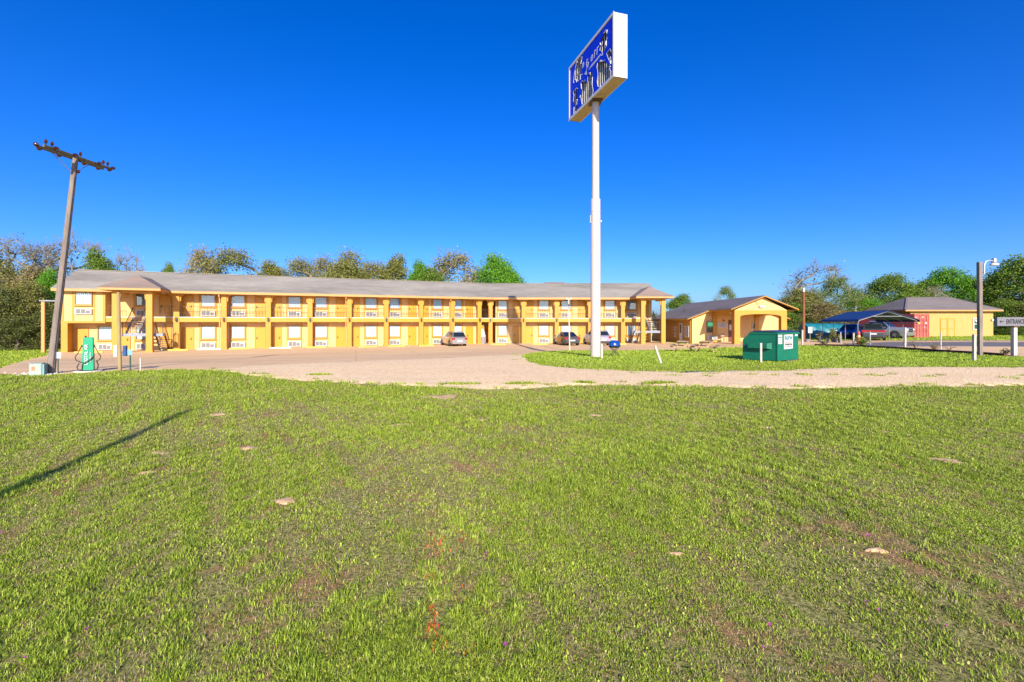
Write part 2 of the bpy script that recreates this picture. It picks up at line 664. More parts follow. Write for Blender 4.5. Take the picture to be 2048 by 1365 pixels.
def drape(name, poly, mat, lift, step=.7, wob=.0):
    ring = densify(poly, step, wob)
    x0, x1 = min(p[0] for p in ring), max(p[0] for p in ring)
    y0, y1 = min(p[1] for p in ring), max(p[1] for p in ring)
    gx, gy = np.meshgrid(np.arange(math.ceil(x0 * 2) / 2, x1, .5), np.arange(math.ceil(y0 * 2) / 2, y1, .5))
    gx, gy = gx.ravel(), gy.ravel()
    k = inside(ring, gx, gy)
    pts = [Vector(p) for p in ring] + [Vector((a, b)) for a, b in zip(gx[k], gy[k])]
    n = len(ring)
    vo, _, fo, *_ = delaunay_2d_cdt(pts, [(i, (i + 1) % n) for i in range(n)], [], 1, 1e-4)
    me = bpy.data.meshes.new(name)
    rim_ = {(round(p.x, 3), round(p.y, 3)) for p in ring}
    me.from_pydata([(p.x, p.y, gz(p.x, p.y) + (-.006 if (round(p.x, 3), round(p.y, 3)) in rim_ else lift)) for p in vo], [], [tuple(f) for f in fo])
    me.materials.append(mat)
    me.shade_smooth()
    o = bpy.data.objects.new(name, me)
    COL.objects.link(o)
    tag(o, kind='structure')
    return ring


def P(px, py):
    return tuple(hit(px, py)[:2])


near_edge = [P(-150, 768), P(0, 750), P(95, 752), P(180, 747), P(240, 743), P(330, 741), P(415, 741)]
near_edge2 = [P(415, 741), P(500, 752), P(600, 762), P(700, 768), P(850, 774), P(960, 779), P(1060, 777), P(1160, 772), P(1250, 771),
              P(1400, 774), P(1560, 778), P(1720, 777), P(1850, 774), P(2048, 772), (16, 14.0), (30, 13.7), (70, 13.)]
isl_top = [P(1045, 711), P(1075, 705), P(1130, 702), P(1250, 702), P(1350, 700), P(1420, 697), P(1500, 694), P(1600, 691), P(1630, 692)]
border = [P(1630, 692), P(1720, 695), P(1800, 699), P(1880, 705), P(1950, 709), (26.7, 25.9)]
isl_low = [P(1045, 711), P(1055, 722), P(1090, 731), P(1160, 738), P(1260, 742), P(1400, 744), P(1500, 743), P(1580, 740), P(1660, 737), P(1760, 735),
           P(1900, 735), P(2048, 735), (24, 19.9), (70, 21.)]
lot_poly = near_edge + [P(600, 748), P(800, 738), P(1045, 716)] + isl_top + border[1:] + [(45, 24.5), (90, 23), (90, 41), (60, 43), (46, 43.5), (38, 43.8), (31, 46.5), (30, 49.5),
            (18, 49.8), (18, 62), (-5, 62), (-36, 47), P(122, 703.5), P(60, 718), P(0, 736), P(-150, 757)]
gravel_poly = near_edge2 + list(reversed(isl_low[1:])) + [P(1045, 711), P(980, 712), P(860, 718), P(700, 724), P(560, 729), P(470, 735)]
LOT = drape('parking_lot', lot_poly, M['lot'], .022, .7, .02)
GRAVEL = drape('gravel_road', gravel_poly, M['gravel'], .034, .5, .09)
ROAD = drape('asphalt_road', [(28.5, 36.4), (36, 34.6), (60, 33.), (100, 31), (100, 38), (60, 39.8), (40, 41.6), (31, 42.5), (27.5, 41)], M['asphalt'], .036, .8, .05)
SHOULDER = drape('dirt_shoulder', [(31, 43), (40, 42.2), (60, 40.6), (100, 38.6), (100, 41.5), (60, 44), (46, 44.9), (38, 45.4), (31, 47)], M['dirt'], .036, .8, .12)
BED = drape('planting_bed', [(p[0] + .9, p[1] + .0) for p in border] + [(p[0] - .02, p[1]) for p in reversed(border)], M['mulch'], .05, .5, .05)

# ------------------------------------------------------------------ turf
_ph = RNG.uniform(0, 6.28, (14, 2))
_k = RNG.normal(0, 1, (14, 2))


def field(x, y, scale, seed=0):
    s = np.zeros_like(x)
    for i in range(14):
        j = (i + seed) % 14
        a = _k[j] * scale * (1 + i * .22)
        s += np.sin(a[0] * x + a[1] * y + _ph[i, 0] + seed * 1.7) / (1 + .16 * i)
    return s / 3.2


def blades(name, x, y, h, w, mat, lean=.55, label=None, wide=False):
    n = len(x)
    z = ground(x, y)
    az = RNG.uniform(0, 2 * math.pi, n)
    fa = az + RNG.uniform(.9, 2.2, n)
    ln = np.abs(RNG.normal(0, lean, n)) + .15
    dx, dy = np.cos(fa) * ln, np.sin(fa) * ln
    sx, sy = np.cos(az) * w / 2, np.sin(az) * w / 2
    nz = 1 / np.sqrt(1 + ln * ln)
    V = np.zeros((n, 5, 3), np.float32)
    V[:, 0] = np.stack([x - sx, y - sy, z - .004], -1)
    V[:, 1] = np.stack([x + sx, y + sy, z - .004], -1)
    mx, my, mz = x + dx * h * .4, y + dy * h * .4, z + h * .6 * nz
    k = 1.15 if wide else .85
    V[:, 2] = np.stack([mx + sx * k, my + sy * k, mz], -1)
    V[:, 3] = np.stack([mx - sx * k, my - sy * k, mz], -1)
    V[:, 4] = np.stack([x + dx * h * 1.05, y + dy * h * 1.05, z + h * (nz if not wide else nz * .8)], -1)
    me = bpy.data.meshes.new(name)
    me.vertices.add(n * 5)
    me.vertices.foreach_set('co', V.ravel())
    b = (np.arange(n, dtype=np.int32) * 5)[:, None]
    lp = np.concatenate([b + np.array([[0, 1, 2, 3]]), b + np.array([[3, 2, 4]])], 1).astype(np.int32)
    me.loops.add(n * 7)
    me.loops.foreach_set('vertex_index', lp.ravel())
    me.polygons.add(n * 2)
    st = (np.arange(n, dtype=np.int32) * 7)[:, None] + np.array([[0, 4]], np.int32)
    me.polygons.foreach_set('loop_start', st.ravel().astype(np.int32))
    me.update(calc_edges=True)
    me.materials.append(mat)
    o = bpy.data.objects.new(name, me)
    COL.objects.link(o)
    tag(o, label, kind='stuff')
    return o


M['turf'] = blade_mat('turf_blades', [(0, (.03, .06, .008)), (.16, (.16, .25, .02)), (.45, (.40, .52, .045)), (.85, (.58, .67, .075)), (1, (.74, .76, .22))], ((.66, .70, .6), (1.05, 1.05, 1)), .35, .8, .8)
M['straw'] = blade_mat('dry_blades', [(0, (.22, .12, .08)), (.45, (.46, .31, .20)), (1, (.68, .53, .36))], ((.7, .66, .62), (1, 1, 1)), .2, 1.2, .8)

# bare mounds: photo spots and radii (px)
MOUNDS = [(313, 908, 27, 'flat bare mound of pale soil, largest one beside the long pole shadow', 1.),
          (497, 898, 25, 'long pale soil mound right of the largest mound by the pole shadow', 1.),
          (290, 946, 16, 'small pale soil mound just below the largest mound at left', 1.),
          (434, 830, 20, 'pale soil mound beyond the tip of the long pole shadow', 1.),
          (800, 850, 25, 'pale soil mound with reddish rim in the middle lawn', 1.),
          (968, 840, 15, 'small pale soil mound in the middle lawn below the gravel road', 1.),
          (1190, 831, 18, 'small faint soil mound in the lawn straight below the sign pole', .9),
          (1540, 855, 22, 'faint soil mound in the lawn below the green dumpster', .85),
          (1897, 921, 32, 'broad pinkish soil mound in the lawn at far right', 1.),
          (1772, 865, 18, 'faint soil mound in the right lawn below the gravel road', .85),
          (1755, 1101, 26, 'orange soil mound in the lower right lawn near purple flowers', 1.),
          (1352, 1109, 16, 'small dark reddish soil patch in the lower lawn', .8),
          (885, 794, 42, 'long reddish soil scar just below the gravel road edge', .75),
          (565, 1003, 34, 'ragged reddish soil scar in the lower left lawn', .7)]
mound_xy = []
for px, py, rp, lab, k in MOUNDS:
    c = hit(px, py)
    rx = rp * .88 / F * c.y
    ry = rx * (.75 if py < 1000 else .6)
    mound_xy.append((c.x, c.y, rx, ry))
    mb = MB()
    n, rings = 44, 5
    jag = [1 + random.uniform(-.22, .22) for _ in range(n)]
    pts, fc = [], []
    ph = random.random() * 6
    for j in range(rings + 1):
        r = j / rings
        for i in range(n):
            a = 2 * math.pi * i / n
            q = r * (1 + .22 * math.sin(3 * a + ph) + .14 * math.sin(5 * a + 2 * ph)) * (1 + (jag[i] - 1) * r * r)
            x, y = c.x + rx * q * math.cos(a), c.y + ry * q * math.sin(a)
            pts.append((x, y, gz(x, y) + .013 * k * (1 - r * r) * (1 + .5 * math.sin(7 * x + 5 * y)) - (.02 if j == rings else 0) + .006 * math.sin(9 * x + 7 * y)))
    for j in range(rings):
        for i in range(n):
            i2 = (i + 1) % n
            fc.append((j * n + i, j * n + i2, (j + 1) * n + i2, (j + 1) * n + i))
    mb.add(pts, fc)
    o = mb.build('soil_mound', M['mound'], loc=(c.x, c.y, c.z), smooth_=True)
    tag(o, lab, 'soil mound', 'bare soil mounds in the lawn')


def lawn_mask(x, y, grow=0.):
    j = lambda: RNG.normal(0, .16, len(x))
    k = ~inside(LOT, x + .5 * j(), y + .5 * j()) & ~inside(GRAVEL, x + 1.6 * j(), y + 2.2 * j()) & ~inside(ROAD, x, y) & ~inside(SHOULDER, x, y) & ~inside(BED, x, y)
    for cx, cy, rx, ry in mound_xy:
        k &= ((x - cx) / rx) ** 2 + ((y - cy) / ry) ** 2 > RNG.uniform(.15, 1.2, len(x))
    # under buildings
    k &= ~((x > 18.5) & (x < 29) & (y > 49.5)) & ~((x < 17) & (x > -40) & (y > 44 + .36 * (x + 38) - 3))
    return k


def scatter(n, y0, y1, pxr=(-330, 2380)):
    px = RNG.uniform(*pxr, n)
    y = np.exp(RNG.uniform(math.log(y0), math.log(y1), n))
    return (px - 1024) / F * y, y


def dens(x, y):
    return field(x, y, 1.6, 1) * .5 + field(x, y, 4.5, 5) * .5


x, y = scatter(300000, 1.9, 22)
x2, y2 = scatter(190000, 4.0, 20)
x, y = np.concatenate([x, x2]), np.concatenate([y, y2])
x, y = np.repeat(x, 6), np.repeat(y, 6)
x, y = x + RNG.normal(0, .012, len(x)) * (1 + .12 * y), y + RNG.normal(0, .012, len(x)) * (1 + .12 * y)
k = lawn_mask(x, y)
x, y = x[k], y[k]
d = dens(x, y) + .35 * field(x, y, .35, 3)
keep = RNG.uniform(0, 1, len(x)) < np.clip(.81 + .75 * d + .55 * field(x, y, 13., 11), .12, 1.)
x, y, d = x[keep], y[keep], d[keep]
gstraw = RNG.uniform(0, 1, len(x)) < np.clip(.24 - .3 * d, .08, .75)
gx, gy = x[~gstraw], y[~gstraw]
sc = np.clip(.55 + gy * .085, .6, 2.2)
hh = RNG.uniform(.014, .036, len(gx)) * sc * (1 + .5 * np.clip(field(gx, gy, .9, 7), -.6, 1)) * (1 + .7 * np.clip(field(gx, gy, 13., 11), -.7, 1))
blades('grass', gx, gy, hh, RNG.uniform(.003, .0075, len(gx)) * sc, M['turf'], .95)
sx, sy = x[gstraw], y[gstraw]
sc = np.clip(.55 + sy * .085, .6, 2.2)
blades('dry_grass', sx, sy, RNG.uniform(.012, .035, len(sx)) * sc, RNG.uniform(.0022, .005, len(sx)) * sc, M['straw'], 1.1)
# broad weed leaves
x, y = scatter(40000, 1.95, 16)
k = lawn_mask(x, y) & (field(x, y, 2.2, 9) > .1)
x, y = x[k], y[k]
sc = np.clip(.6 + y * .07, .6, 1.8)
blades('broadleaf_weeds', x, y, RNG.uniform(.018, .04, len(x)) * sc, RNG.uniform(.008, .015, len(x)) * sc, M['turf'], 1.0, wide=True)
# farther lawns
x, y = scatter(500000, 16, 62)
k = lawn_mask(x, y)
x, y = x[k], y[k]
sc = np.clip(y / 20, .9, 2.4)
blades('lawn_grass', x, y, RNG.uniform(.035, .075, len(x)) * sc ** .5, RNG.uniform(.012, .026, len(x)) * sc, M['turf'], .5)

# grass creeping over the gravel edges, in separate tufts
tx, ty = [], []
edge_pts = densify([*near_edge2, (70, 12.)], .35)[:-40] + densify([*isl_low, (70, 22)], .35)[:-40]
for p in edge_pts:
    if p.x > 26 or random.random() < .45:
        continue
    c = p + Vector((random.gauss(0, .3), random.gauss(0, .38)))
    r = random.uniform(.03, .2)
    for _ in range(int(10 + 260 * r)):
        a, q = random.random() * 6.28, r * math.sqrt(random.random())
        tx.append(c.x + q * 1.7 * math.cos(a))
        ty.append(c.y + q * math.sin(a))
for px, py, wx, wy in ((920, 771, .62, .14), (1042, 770, .45, .12), (1168, 768, .3, .1), (1320, 769, .5, .1), (640, 752, .4, .12), (1065, 716, .5, .3)):
    c = hit(px, py)
    for _ in range(420):
        a, q = random.random() * 6.28, math.sqrt(random.random())
        tx.append(c.x + q * wx * math.cos(a) + random.gauss(0, .05))
        ty.append(c.y + q * wy * math.sin(a) + random.gauss(0, .03))
tx, ty = np.array(tx), np.array(ty)
o = blades('edge_grass', tx, ty, RNG.uniform(.045, .10, len(tx)), RNG.uniform(.010, .02, len(tx)), M['turf'], .8)
o.location.z = .03
# loose stones on the gravel
M['stones'] = blade_mat('loose_stone', [(0, (.40, .27, .15)), (.5, (.66, .48, .29)), (1, (.80, .66, .47))], ((.9, .9, .9), (1, 1, 1)), 0, .8, .5, .95)
sx, sy = scatter(6000, 13, 21)
k = inside(GRAVEL, sx, sy)
sx, sy = sx[k], sy[k]
mb = MB()
for x, y in zip(sx, sy):
    s = random.uniform(.008, .02) * (1.8 if random.random() < .04 else 1)
    z = gz(x, y) + .034
    a = random.random() * 6.28
    c, n = math.cos(a) * s, math.sin(a) * s
    mb.add([(x + c, y + n, z + s * .2), (x - n * .7, y + c * .7, z + s * .2), (x - c, y - n, z + s * .15), (x + n * .8, y - c * .8, z + s * .2), (x + .2 * c, y + .1 * n, z + s * .75)], [(0, 1, 4), (1, 2, 4), (2, 3, 4), (3, 0, 4)])
tag(mb.build('gravel', M['stones'], fix=False), kind='stuff')

# wild flowers and orange-red smear blades
M['petal_purple'] = paint('purple_petals', (.42, .03, .32), .6, .1, 5.)
M['smear_orange'] = blade_mat('orange_red_smear', [(0, (.55, .03, .015)), (.5, (.72, .09, .02)), (1, (.8, .30, .02))], ((.8, .8, .8), (1, 1, 1)), .2)
for px, py, lab in [(972, 1115, 'purple flower in the lower middle lawn right of the orange-red smears'), (1010, 1302, 'tiny purple flower at the bottom edge in the middle of the lawn'),
                    (1733, 1214, 'largest purple flower in the lower right lawn'), (1736, 1080, 'purple flower just above the orange soil mound'),
                    (1758, 1231, 'pale purple flower beside the largest purple flower'), (1540, 1262, 'purple flower in the lower right lawn left of the largest one'),
                    (1527, 1308, 'purple flower near the bottom edge of the right lawn'), (1895, 1265, 'purple flower near the lower right corner of the lawn'),
                    (1265, 986, 'small purple flower in the middle right lawn'), (50, 1328, 'purple flower in the lower left corner of the lawn'),
                    (172, 1270, 'purple flower near the bottom left of the lawn'), (3, 1074, 'purple flower at the left edge of the lawn')]:
    c = hit(px, py)
    mb = MB()
    s = .004 + .0014 * c.y
    for i in range(5):
        a = i * 1.2566 + random.random()
        d1, d2 = Vector((math.cos(a - .5), math.sin(a - .5), .5)), Vector((math.cos(a + .5), math.sin(a + .5), .5))
        e = Vector((math.cos(a), math.sin(a), .75))
        o = c + Vector((0, 0, .032))
        mb.add([o, o + d1 * s, o + e * s * 1.9, o + d2 * s], [(0, 1, 2, 3)])
    mb.tube([c, c + Vector((.002, 0, .032))], .0011, 4)
    tag(mb.build('wildflower', M['petal_purple'], loc=c, fix=False), lab, 'flower', 'purple flowers in the lawn')
xs_, ys_ = [], []
for px, py, n, s in [(872, 1090, 60, 14), (920, 1082, 26, 10), (866, 1160, 16, 7), (866, 1222, 36, 9), (918, 1226, 18, 6), (864, 1258, 44, 8), (880, 1300, 40, 11), (886, 1292, 20, 9),
                     (958, 1322, 40, 14), (905, 1180, 10, 20)]:
    for _ in range(int(n * .8)):
        q = hit(px + random.gauss(0, s), py + random.gauss(0, s))
        xs_.append(q.x)
        ys_.append(q.y)
xs_, ys_ = np.array(xs_), np.array(ys_)
blades('orange_smear_blades', xs_, ys_, RNG.uniform(.015, .04, len(xs_)), RNG.uniform(.004, .008, len(xs_)), M['smear_orange'], .6)  # blades standing in for ghosted orange-red smears, not for known flowers
# ------------------------------------------------------------------ the motel
ZB = -.72                                  # car park level at the building


class Fr:
    """facade frame: s along the facade, d outwards, z above the car park"""
    def __init__(self, o, u, zb=ZB):
        self.o, self.u = Vector((*o, 0)), Vector((*u, 0)).normalized()
        self.n = Vector((self.u.y, -self.u.x, 0))
        self.zb = zb

    def P(self, s, d, z):
        q = self.o + self.u * s + self.n * d
        return (q.x, q.y, z + self.zb)

    def __call__(self, p):
        return self.P(*p)


FL = Fr((-27.2, 45.3), (.921, .39))
FR = Fr((0, 55.9), (1, 0))
WD = -1.15                                 # wall plane behind the column line
motel = thing('motel', 'long two storey yellow motel with grey shingle roof and outdoor balcony walkway', 'motel', (-8, 53, ZB))


def fmb(fr):
    return MB(fr)


def column(fr, s, d=0., z1=5.28, lamp=True, br=(1, 1), name='column'):
    c = fmb(fr).box(s - .23, s + .23, d - .42, d, -.15, z1).box(s - .26, s + .26, d - .45, d + .03, -.15, .22).build(name, M['orange'], motel, bevel=.015)
    for sg in (-1, 1):
        if not br[(sg + 1) // 2]:
            continue
        b = fmb(fr)
        poly = [(.0, z1 - .75), (.09, z1 - .75), (.10, z1 - .45), (.20, z1 - .25), (.42, z1 - .13), (.62, z1 - .10), (.62, z1 - .003), (0, z1 - .003)]
        b.prism(poly, lambda u, v, k: (s + sg * (.232 + u), d - .12 - .18 * k, v))
        b.build('bracket', M['gold'], c)
    if lamp:
        l = fmb(fr)
        l.box(s - .05, s + .05, d + .002, d + .05, 2.72, 3.02)
        l.box(s - .085, s + .085, d + .05, d + .2, 2.70, 2.94)
        l.box(s - .06, s + .06, d + .07, d + .18, 2.94, 3.02)
        l.box(s - .04, s + .04, d + .09, d + .16, 2.62, 2.70)
        l.build('wall_lamp', M['iron'], c)
    return c


def window(fr, s0, s1, z0, z1, d=WD, fmat='orange', dark=False, parts=9):
    w = .075
    f = fmb(fr)
    f.holed([[(s0, z0), (s1, z0), (s1, z1), (s0, z1)], [(s0 + w, z0 + w), (s1 - w, z0 + w), (s1 - w, z1 - w), (s0 + w, z1 - w)]], lambda u, v, k: (u, d + .13 * k, v))
    f.box(s0 - .03, s1 + .03, d + .02, d + .17, z0 - .06, z0 - .002)
    fo = f.build('window', M[fmat], motel)
    i0, i1, a, b = s0 + w, s1 - w, z0 + w, z1 - w
    sh = fmb(fr)
    g = .03
    sh.holed([[(i0, a), (i1, a), (i1, b), (i0, b)], [(i0 + g, a + g), (i1 - g, a + g), (i1 - g, b - g), (i0 + g, b - g)]], lambda u, v, k: (u, d + .05 + .05 * k, v))
    sh.build('sash', M['frame_dark'], fo)
    fmb(fr).box(i0, i1, d + .003, d + .008, a, b).build('dark_backing', M['grille'], fo)  # dark sheet standing in for the unlit room behind the slats
    c = fmb(fr)
    n = 5 if dark else 8
    pw = (i1 - i0 - .02) / n
    for k in range(n):
        x0 = i0 + .01 + pw * k
        q = .97 if dark else .86
        tw = .012 if dark else .03
        c.add([(x0, d + .014, a + .01), (x0 + pw * q, d + .014 + tw, a + .01), (x0 + pw * q, d + .014 + tw, b - .01), (x0, d + .014, b - .01)], [(0, 1, 2, 3)])
    c.build('curtain', M['curtain_shaded' if dark else 'curtain'], fo, fix=False)
    fmb(fr).box(i0, i1, d + .066, d + .072, a, b).build('pane', M['glass'], fo)
    return fo


def aircon(fr, s0, s1, z0, z1, d=WD):
    c = fmb(fr).box(s0, s1, d, d + .14, z0, z1).box(s0 - .03, s1 + .03, d + .12, d + .16, z0 - .03, z0 + .025).box(s0 - .03, s1 + .03, d + .12, d + .16, z1 - .025, z1 + .03)
    c.box(s0 - .03, s0 + .03, d + .12, d + .16, z0 + .025, z1 - .025).box(s1 - .03, s1 + .03, d + .12, d + .16, z0 + .025, z1 - .025)
    co = c.build('air_conditioner', M['ac'], motel)
    g = fmb(fr)
    w = (s1 - s0 - .12) / 3
    for i in range(3):
        for j in range(4):
            zz = z0 + .05 + j * (z1 - z0 - .08) / 4
            if i == 2 and j > 2:
                continue
            g.box(s0 + .06 + i * w + .02, s0 + .06 + (i + 1) * w - .02, d + .141, d + .149, zz, zz + (z1 - z0) * .155)
    g.build('grille', M['grille'], co)


def door(fr, s0, s1, zf, h=2.02, d=WD, hand=1):
    p = fmb(fr).box(s0 + .05, s1 - .05, d, d + .045, zf + .02, zf + h - .05)
    po = p.build('door', M['door'], motel)
    f = fmb(fr).box(s0 - .03, s0 + .05, d, d + .09, zf, zf + h).box(s1 - .05, s1 + .03, d, d + .09, zf, zf + h).box(s0 + .05, s1 - .05, d, d + .09, zf + h - .05, zf + h)
    f.build('door_frame', M['gold'], po)
    x = s1 - .16 if hand > 0 else s0 + .16
    hb = fmb(fr).box(x - .035, x + .035, d + .045, d + .06, zf + .88, zf + 1.14).box(x - (.14 if hand > 0 else 0), x + (.0 if hand > 0 else .14), d + .085, d + .105, zf + .98, zf + 1.01)
    hb.box(x - .012, x + .012, d + .06, d + .085, zf + .98, zf + 1.01).build('handle', M['iron'], po)


def ceiling_light(fr, s, d, z):
    fmb(fr).box(s - .12, s + .12, d - .12, d + .12, z - .09, z - .004).build('ceiling_light', M['white'], motel, bevel=.02)


def railing(fr, s0, s1, d=-.17, zf=3.05, h=1.0):
    r = fmb(fr)
    r.box(s0, s1, d - .02, d + .02, zf + h - .03, zf + h)
    r.box(s0, s1, d - .012, d + .012, zf + .36, zf + .385)
    r.box(s0, s1, d - .012, d + .012, zf + .075, zf + .10)
    n = max(2, int((s1 - s0) / .27))
    for i in range(n + 1):
        s = s0 + .02 + (s1 - s0 - .04) * i / n
        r.box(s - .011, s + .011, d - .011, d + .011, zf + (.003 if i in (0, n) else .1), zf + h - .03)
    return r.build('railing', M['iron'], motel)


def unit(fr, kind, c, w0=None, door_=None, up=True, low=True, fr2=None):
    """one pair of rooms in a bay starting at c: kind A has its door first, B its window first"""
    if kind == 'A':
        dd, ww = door_ or (c + .22, c + 1.12), w0 or (c + 1.72, c + 2.87)
        hand = 1
    else:
        dd, ww = door_ or (c + 2.5, c + 3.4), w0 or (c + .46, c + 1.62)
        hand = -1
    for zf, on in ((3.05, up), (0., low)):
        if not on:
            continue
        hi = zf > 1
        window(fr, ww[0] - .06, ww[1] + .06, zf + (.97 if hi else .93), zf + (2.17 if hi else 2.28), dark=hi)
        aircon(fr, ww[0], ww[1], zf + .14, zf + (.60 if hi else .62))
        door(fr, dd[0], dd[1], zf, 2.08, hand=hand)
        ceiling_light(fr, sum(dd) / 2, -.62, (5.26 if hi else 2.62))
    for x in (ww[0] - .2, ww[1] + .08):
        fmb(fr).box(x, x + .12, WD, WD + .025, 3.06, 5.24).build('window_trim', M['orange'], motel)
    for x in (ww[0] - .15, ww[1] + .07):
        fmb(fr).box(x, x + .08, WD, WD + .02, .02, 2.5).build('window_trim', M['orange'], motel)


# --- left wing walls
LW = fmb(FL)
LW.box(-11.93, 25.55, WD - .25, WD, -.2, 5.3)                       # long room front
LW.box(-11.93, -11.7, -10.2, WD - .25, -.2, 5.3)                     # end wall
LW.box(-11.93, -8.95, WD, 0, 2.62, 5.28)                             # upper end room stands out flush with the columns
LW.box(-11.93, 25.55, -10.2, -10.0, -.2, 5.3)
LW.box(25.30, 25.55, -6.0, WD - .25, -.2, 5.3)                       # passage side
LW.build('wall', M['wall'], motel)
fmb(FL).box(-11.93, -11.50, -.42, .03, -.15, 2.62).box(-11.97, -11.75, .0, .03, 2.62, 5.27).box(-9.12, -8.93, .0, .03, 2.62, 5.27).box(-11.95, -8.93, .0, .035, 2.50, 2.68).build('corner_pillar', M['orange'], motel)
# room under the flush part
fmb(FL).box(-11.6, -11.52, -1.13, -.42, 0, 2.5).build('side_wall', M['orange'], motel)
door(FL, -11.35, -10.5, 0, 2.08)
window(FL, -9.85, -8.75, .93, 2.28)
aircon(FL, -9.80, -8.8, .14, .62)
window(FL, -11.02, -9.82, 4.02, 5.2, d=.0)
aircon(FL, -10.97, -9.87, 3.28, 3.72, d=.0)
for x in (-11.2, -9.78):
    fmb(FL).box(x, x + .14, 0, .03, 2.7, 5.26).build('window_trim', M['orange'], motel)
unit(FL, 'B', -7.5, w0=(-7.05, -6.1), door_=(-5.3, -4.4))
door(FL, -8.35, -7.5, 0, 2.08)
for c, k in ((-3.75, 'A'), (0, 'B'), (3.75, 'A'), (7.5, 'B'), (11.25, 'A'), (15, 'B')):
    unit(FL, k, c)
unit(FL, 'A', 18.74, door_=(18.95, 19.8), w0=(20.3, 21.35))
unit(FL, 'B', 22.3, w0=(22.7, 23.7), door_=(24.2, 25.05))

# --- right wing walls
XE = 16.6
RW = fmb(FR)
RW.box(-1.95, XE, WD - .25, WD, -.2, 5.3)
RW.box(XE - .25, XE, -10.2, WD - .25, -.2, 5.3)
RW.box(-3, XE, -10.2, -10.0, -.2, 5.3)
RW.box(-1.95, -1.7, -6, WD - .25, -.2, 5.3)
RW.build('wall', M['wall'], motel)
MB().box(-5.4, -1.4, 61.6, 61.8, ZB - .1, ZB + 5.3).build('passage_wall', M['orange'], motel)
unit(FR, 'B', -2.5, w0=(-1.62, -.6), door_=(.12, .98))
unit(FR, 'A', 1.36, w0=(3.2, 4.35), door_=(1.62, 2.52))
unit(FR, 'B', 5.22, w0=(5.85, 7.0), door_=(7.85, 8.75))
unit(FR, 'A', 9.11, w0=(11.05, 12.2), door_=(9.4, 10.3))
unit(FR, 'B', 12.95, w0=(13.65, 14.75), door_=(15.3, 16.2))

# --- walkway slabs and bands
sl = fmb(FL).box(-8.95, 26.4, WD, -.13, 2.83, 3.05)
sl.box(-11.93, -8.95, WD, -.0, 2.60, 2.619)
sl.build('balcony_slab', M['soffit'], motel)
fmb(FR).box(-1.95, XE, WD, -.13, 2.83, 3.05).build('balcony_slab', M['soffit'], motel)
colsL = [-3.75, 0, 3.75, 7.5, 11.25, 15, 18.74, 22.3, 25.5]
colsR = [-2.5, 1.36, 5.22, 9.11, 12.95]
edgeL = [-8.93] + colsL
b = fmb(FL)
for a, c in zip(edgeL[:-1], edgeL[1:]):
    b.box(a + (.23 if a > -8 else 0), c - .23, -.12, -.04, 2.60, 3.0)
b.box(25.73, 26.9, -.12, -.04, 2.6, 3.0)
b.build('balcony_band', M['gold'], motel)
b = fmb(FL)
for a, c in zip(edgeL[:-1], edgeL[1:]):
    b.box(a + (.23 if a > -8 else 0), c - .23, -.13, -.02, 3.0, 3.065)
b.box(25.73, 26.9, -.13, -.02, 3.0, 3.065)
b.build('balcony_edge', M['stop_white'], motel)
b, e = fmb(FR), fmb(FR)
eR = colsR + [XE + .2]
for a, c in zip(eR[:-1], eR[1:]):
    b.box(a + .23, c - .23, -.12, -.04, 2.60, 3.0)
    e.box(a + .23, c - .23, -.13, -.02, 3.0, 3.065)
b.build('balcony_band', M['gold'], motel)
e.build('balcony_edge', M['stop_white'], motel)
for i, s in enumerate(colsL):
    column(FL, s)
for s in colsR:
    column(FR, s)
railing(FL, -8.85, -8.0)
for a, c in zip(colsL[:-1], colsL[1:]):
    railing(FL, a + .24, c - .24)
railing(FL, 25.75, 26.75)
railing(FL, -5.0, -3.99)
for a, c in zip(colsR[:-1], colsR[1:]):
    railing(FR, a + .24, c - .24)
railing(FR, 13.2, 14.5)

# --- roofs
PIT = .39
ZE, ZR = 5.46, 7.45
DR = .55 - (ZR - ZE) / PIT                  # ridge d


def isect(fr1, d1, fr2, d2):
    p = fr1.o + fr1.n * d1
    q = fr2.o + fr2.n * d2
    # p + u1 a = q + u2 b
    den = fr1.u.x * -fr2.u.y + fr2.u.x * fr1.u.y
    r = q - p
    a = (r.x * -fr2.u.y + fr2.u.x * r.y) / den
    return a, (fr1.P(a, d1, 0))


def roof_pts(d, z):
    a, p = isect(FL, d, FR, d)
    return [FL.P(-12.4, d, z), (p[0], p[1], z + ZB), FR.P(17.25, d, z)]


rf = MB()
top = [roof_pts(.56, ZE), roof_pts(DR, ZR), roof_pts(2 * DR - .56, ZE)]
und = [roof_pts(.56, ZE - .05), roof_pts(DR, ZR - .05), roof_pts(2 * DR - .56, ZE - .05)]
pts = [p for row in top for p in row] + [p for row in und for p in row]
fc = []
for j in range(2):
    for i in range(2):
        fc.append((j * 3 + i, j * 3 + i + 1, j * 3 + i + 4, j * 3 + i + 3))
        fc.append(tuple(9 + k for k in (j * 3 + i, j * 3 + i + 3, j * 3 + i + 4, j * 3 + i + 1)))
fc += [(0, 3, 12, 9), (3, 6, 15, 12), (2, 11, 14, 5), (5, 14, 17, 8)]
for i in range(2):
    fc += [(i, 9 + i, 10 + i, i + 1), (6 + i, 7 + i, 16 + i, 15 + i)]
rf.add(pts, fc)
roof = rf.build('roof', M['roof'], motel)
rc = MB()
rp = roof_pts(DR, ZR)
for a, c in zip(rp[:-1], rp[1:]):
    rc.beam(Vector(a) + Vector((0, 0, .01)), Vector(c) + Vector((0, 0, .01)), .3, .05)
rc.build('ridge_cap', M['roof'], roof)
fb, sf = MB(), MB()
fp = roof_pts(.54, ZE - .16)
for a, c in zip(fp[:-1], fp[1:]):
    fb.beam(a, c, .05, .21)
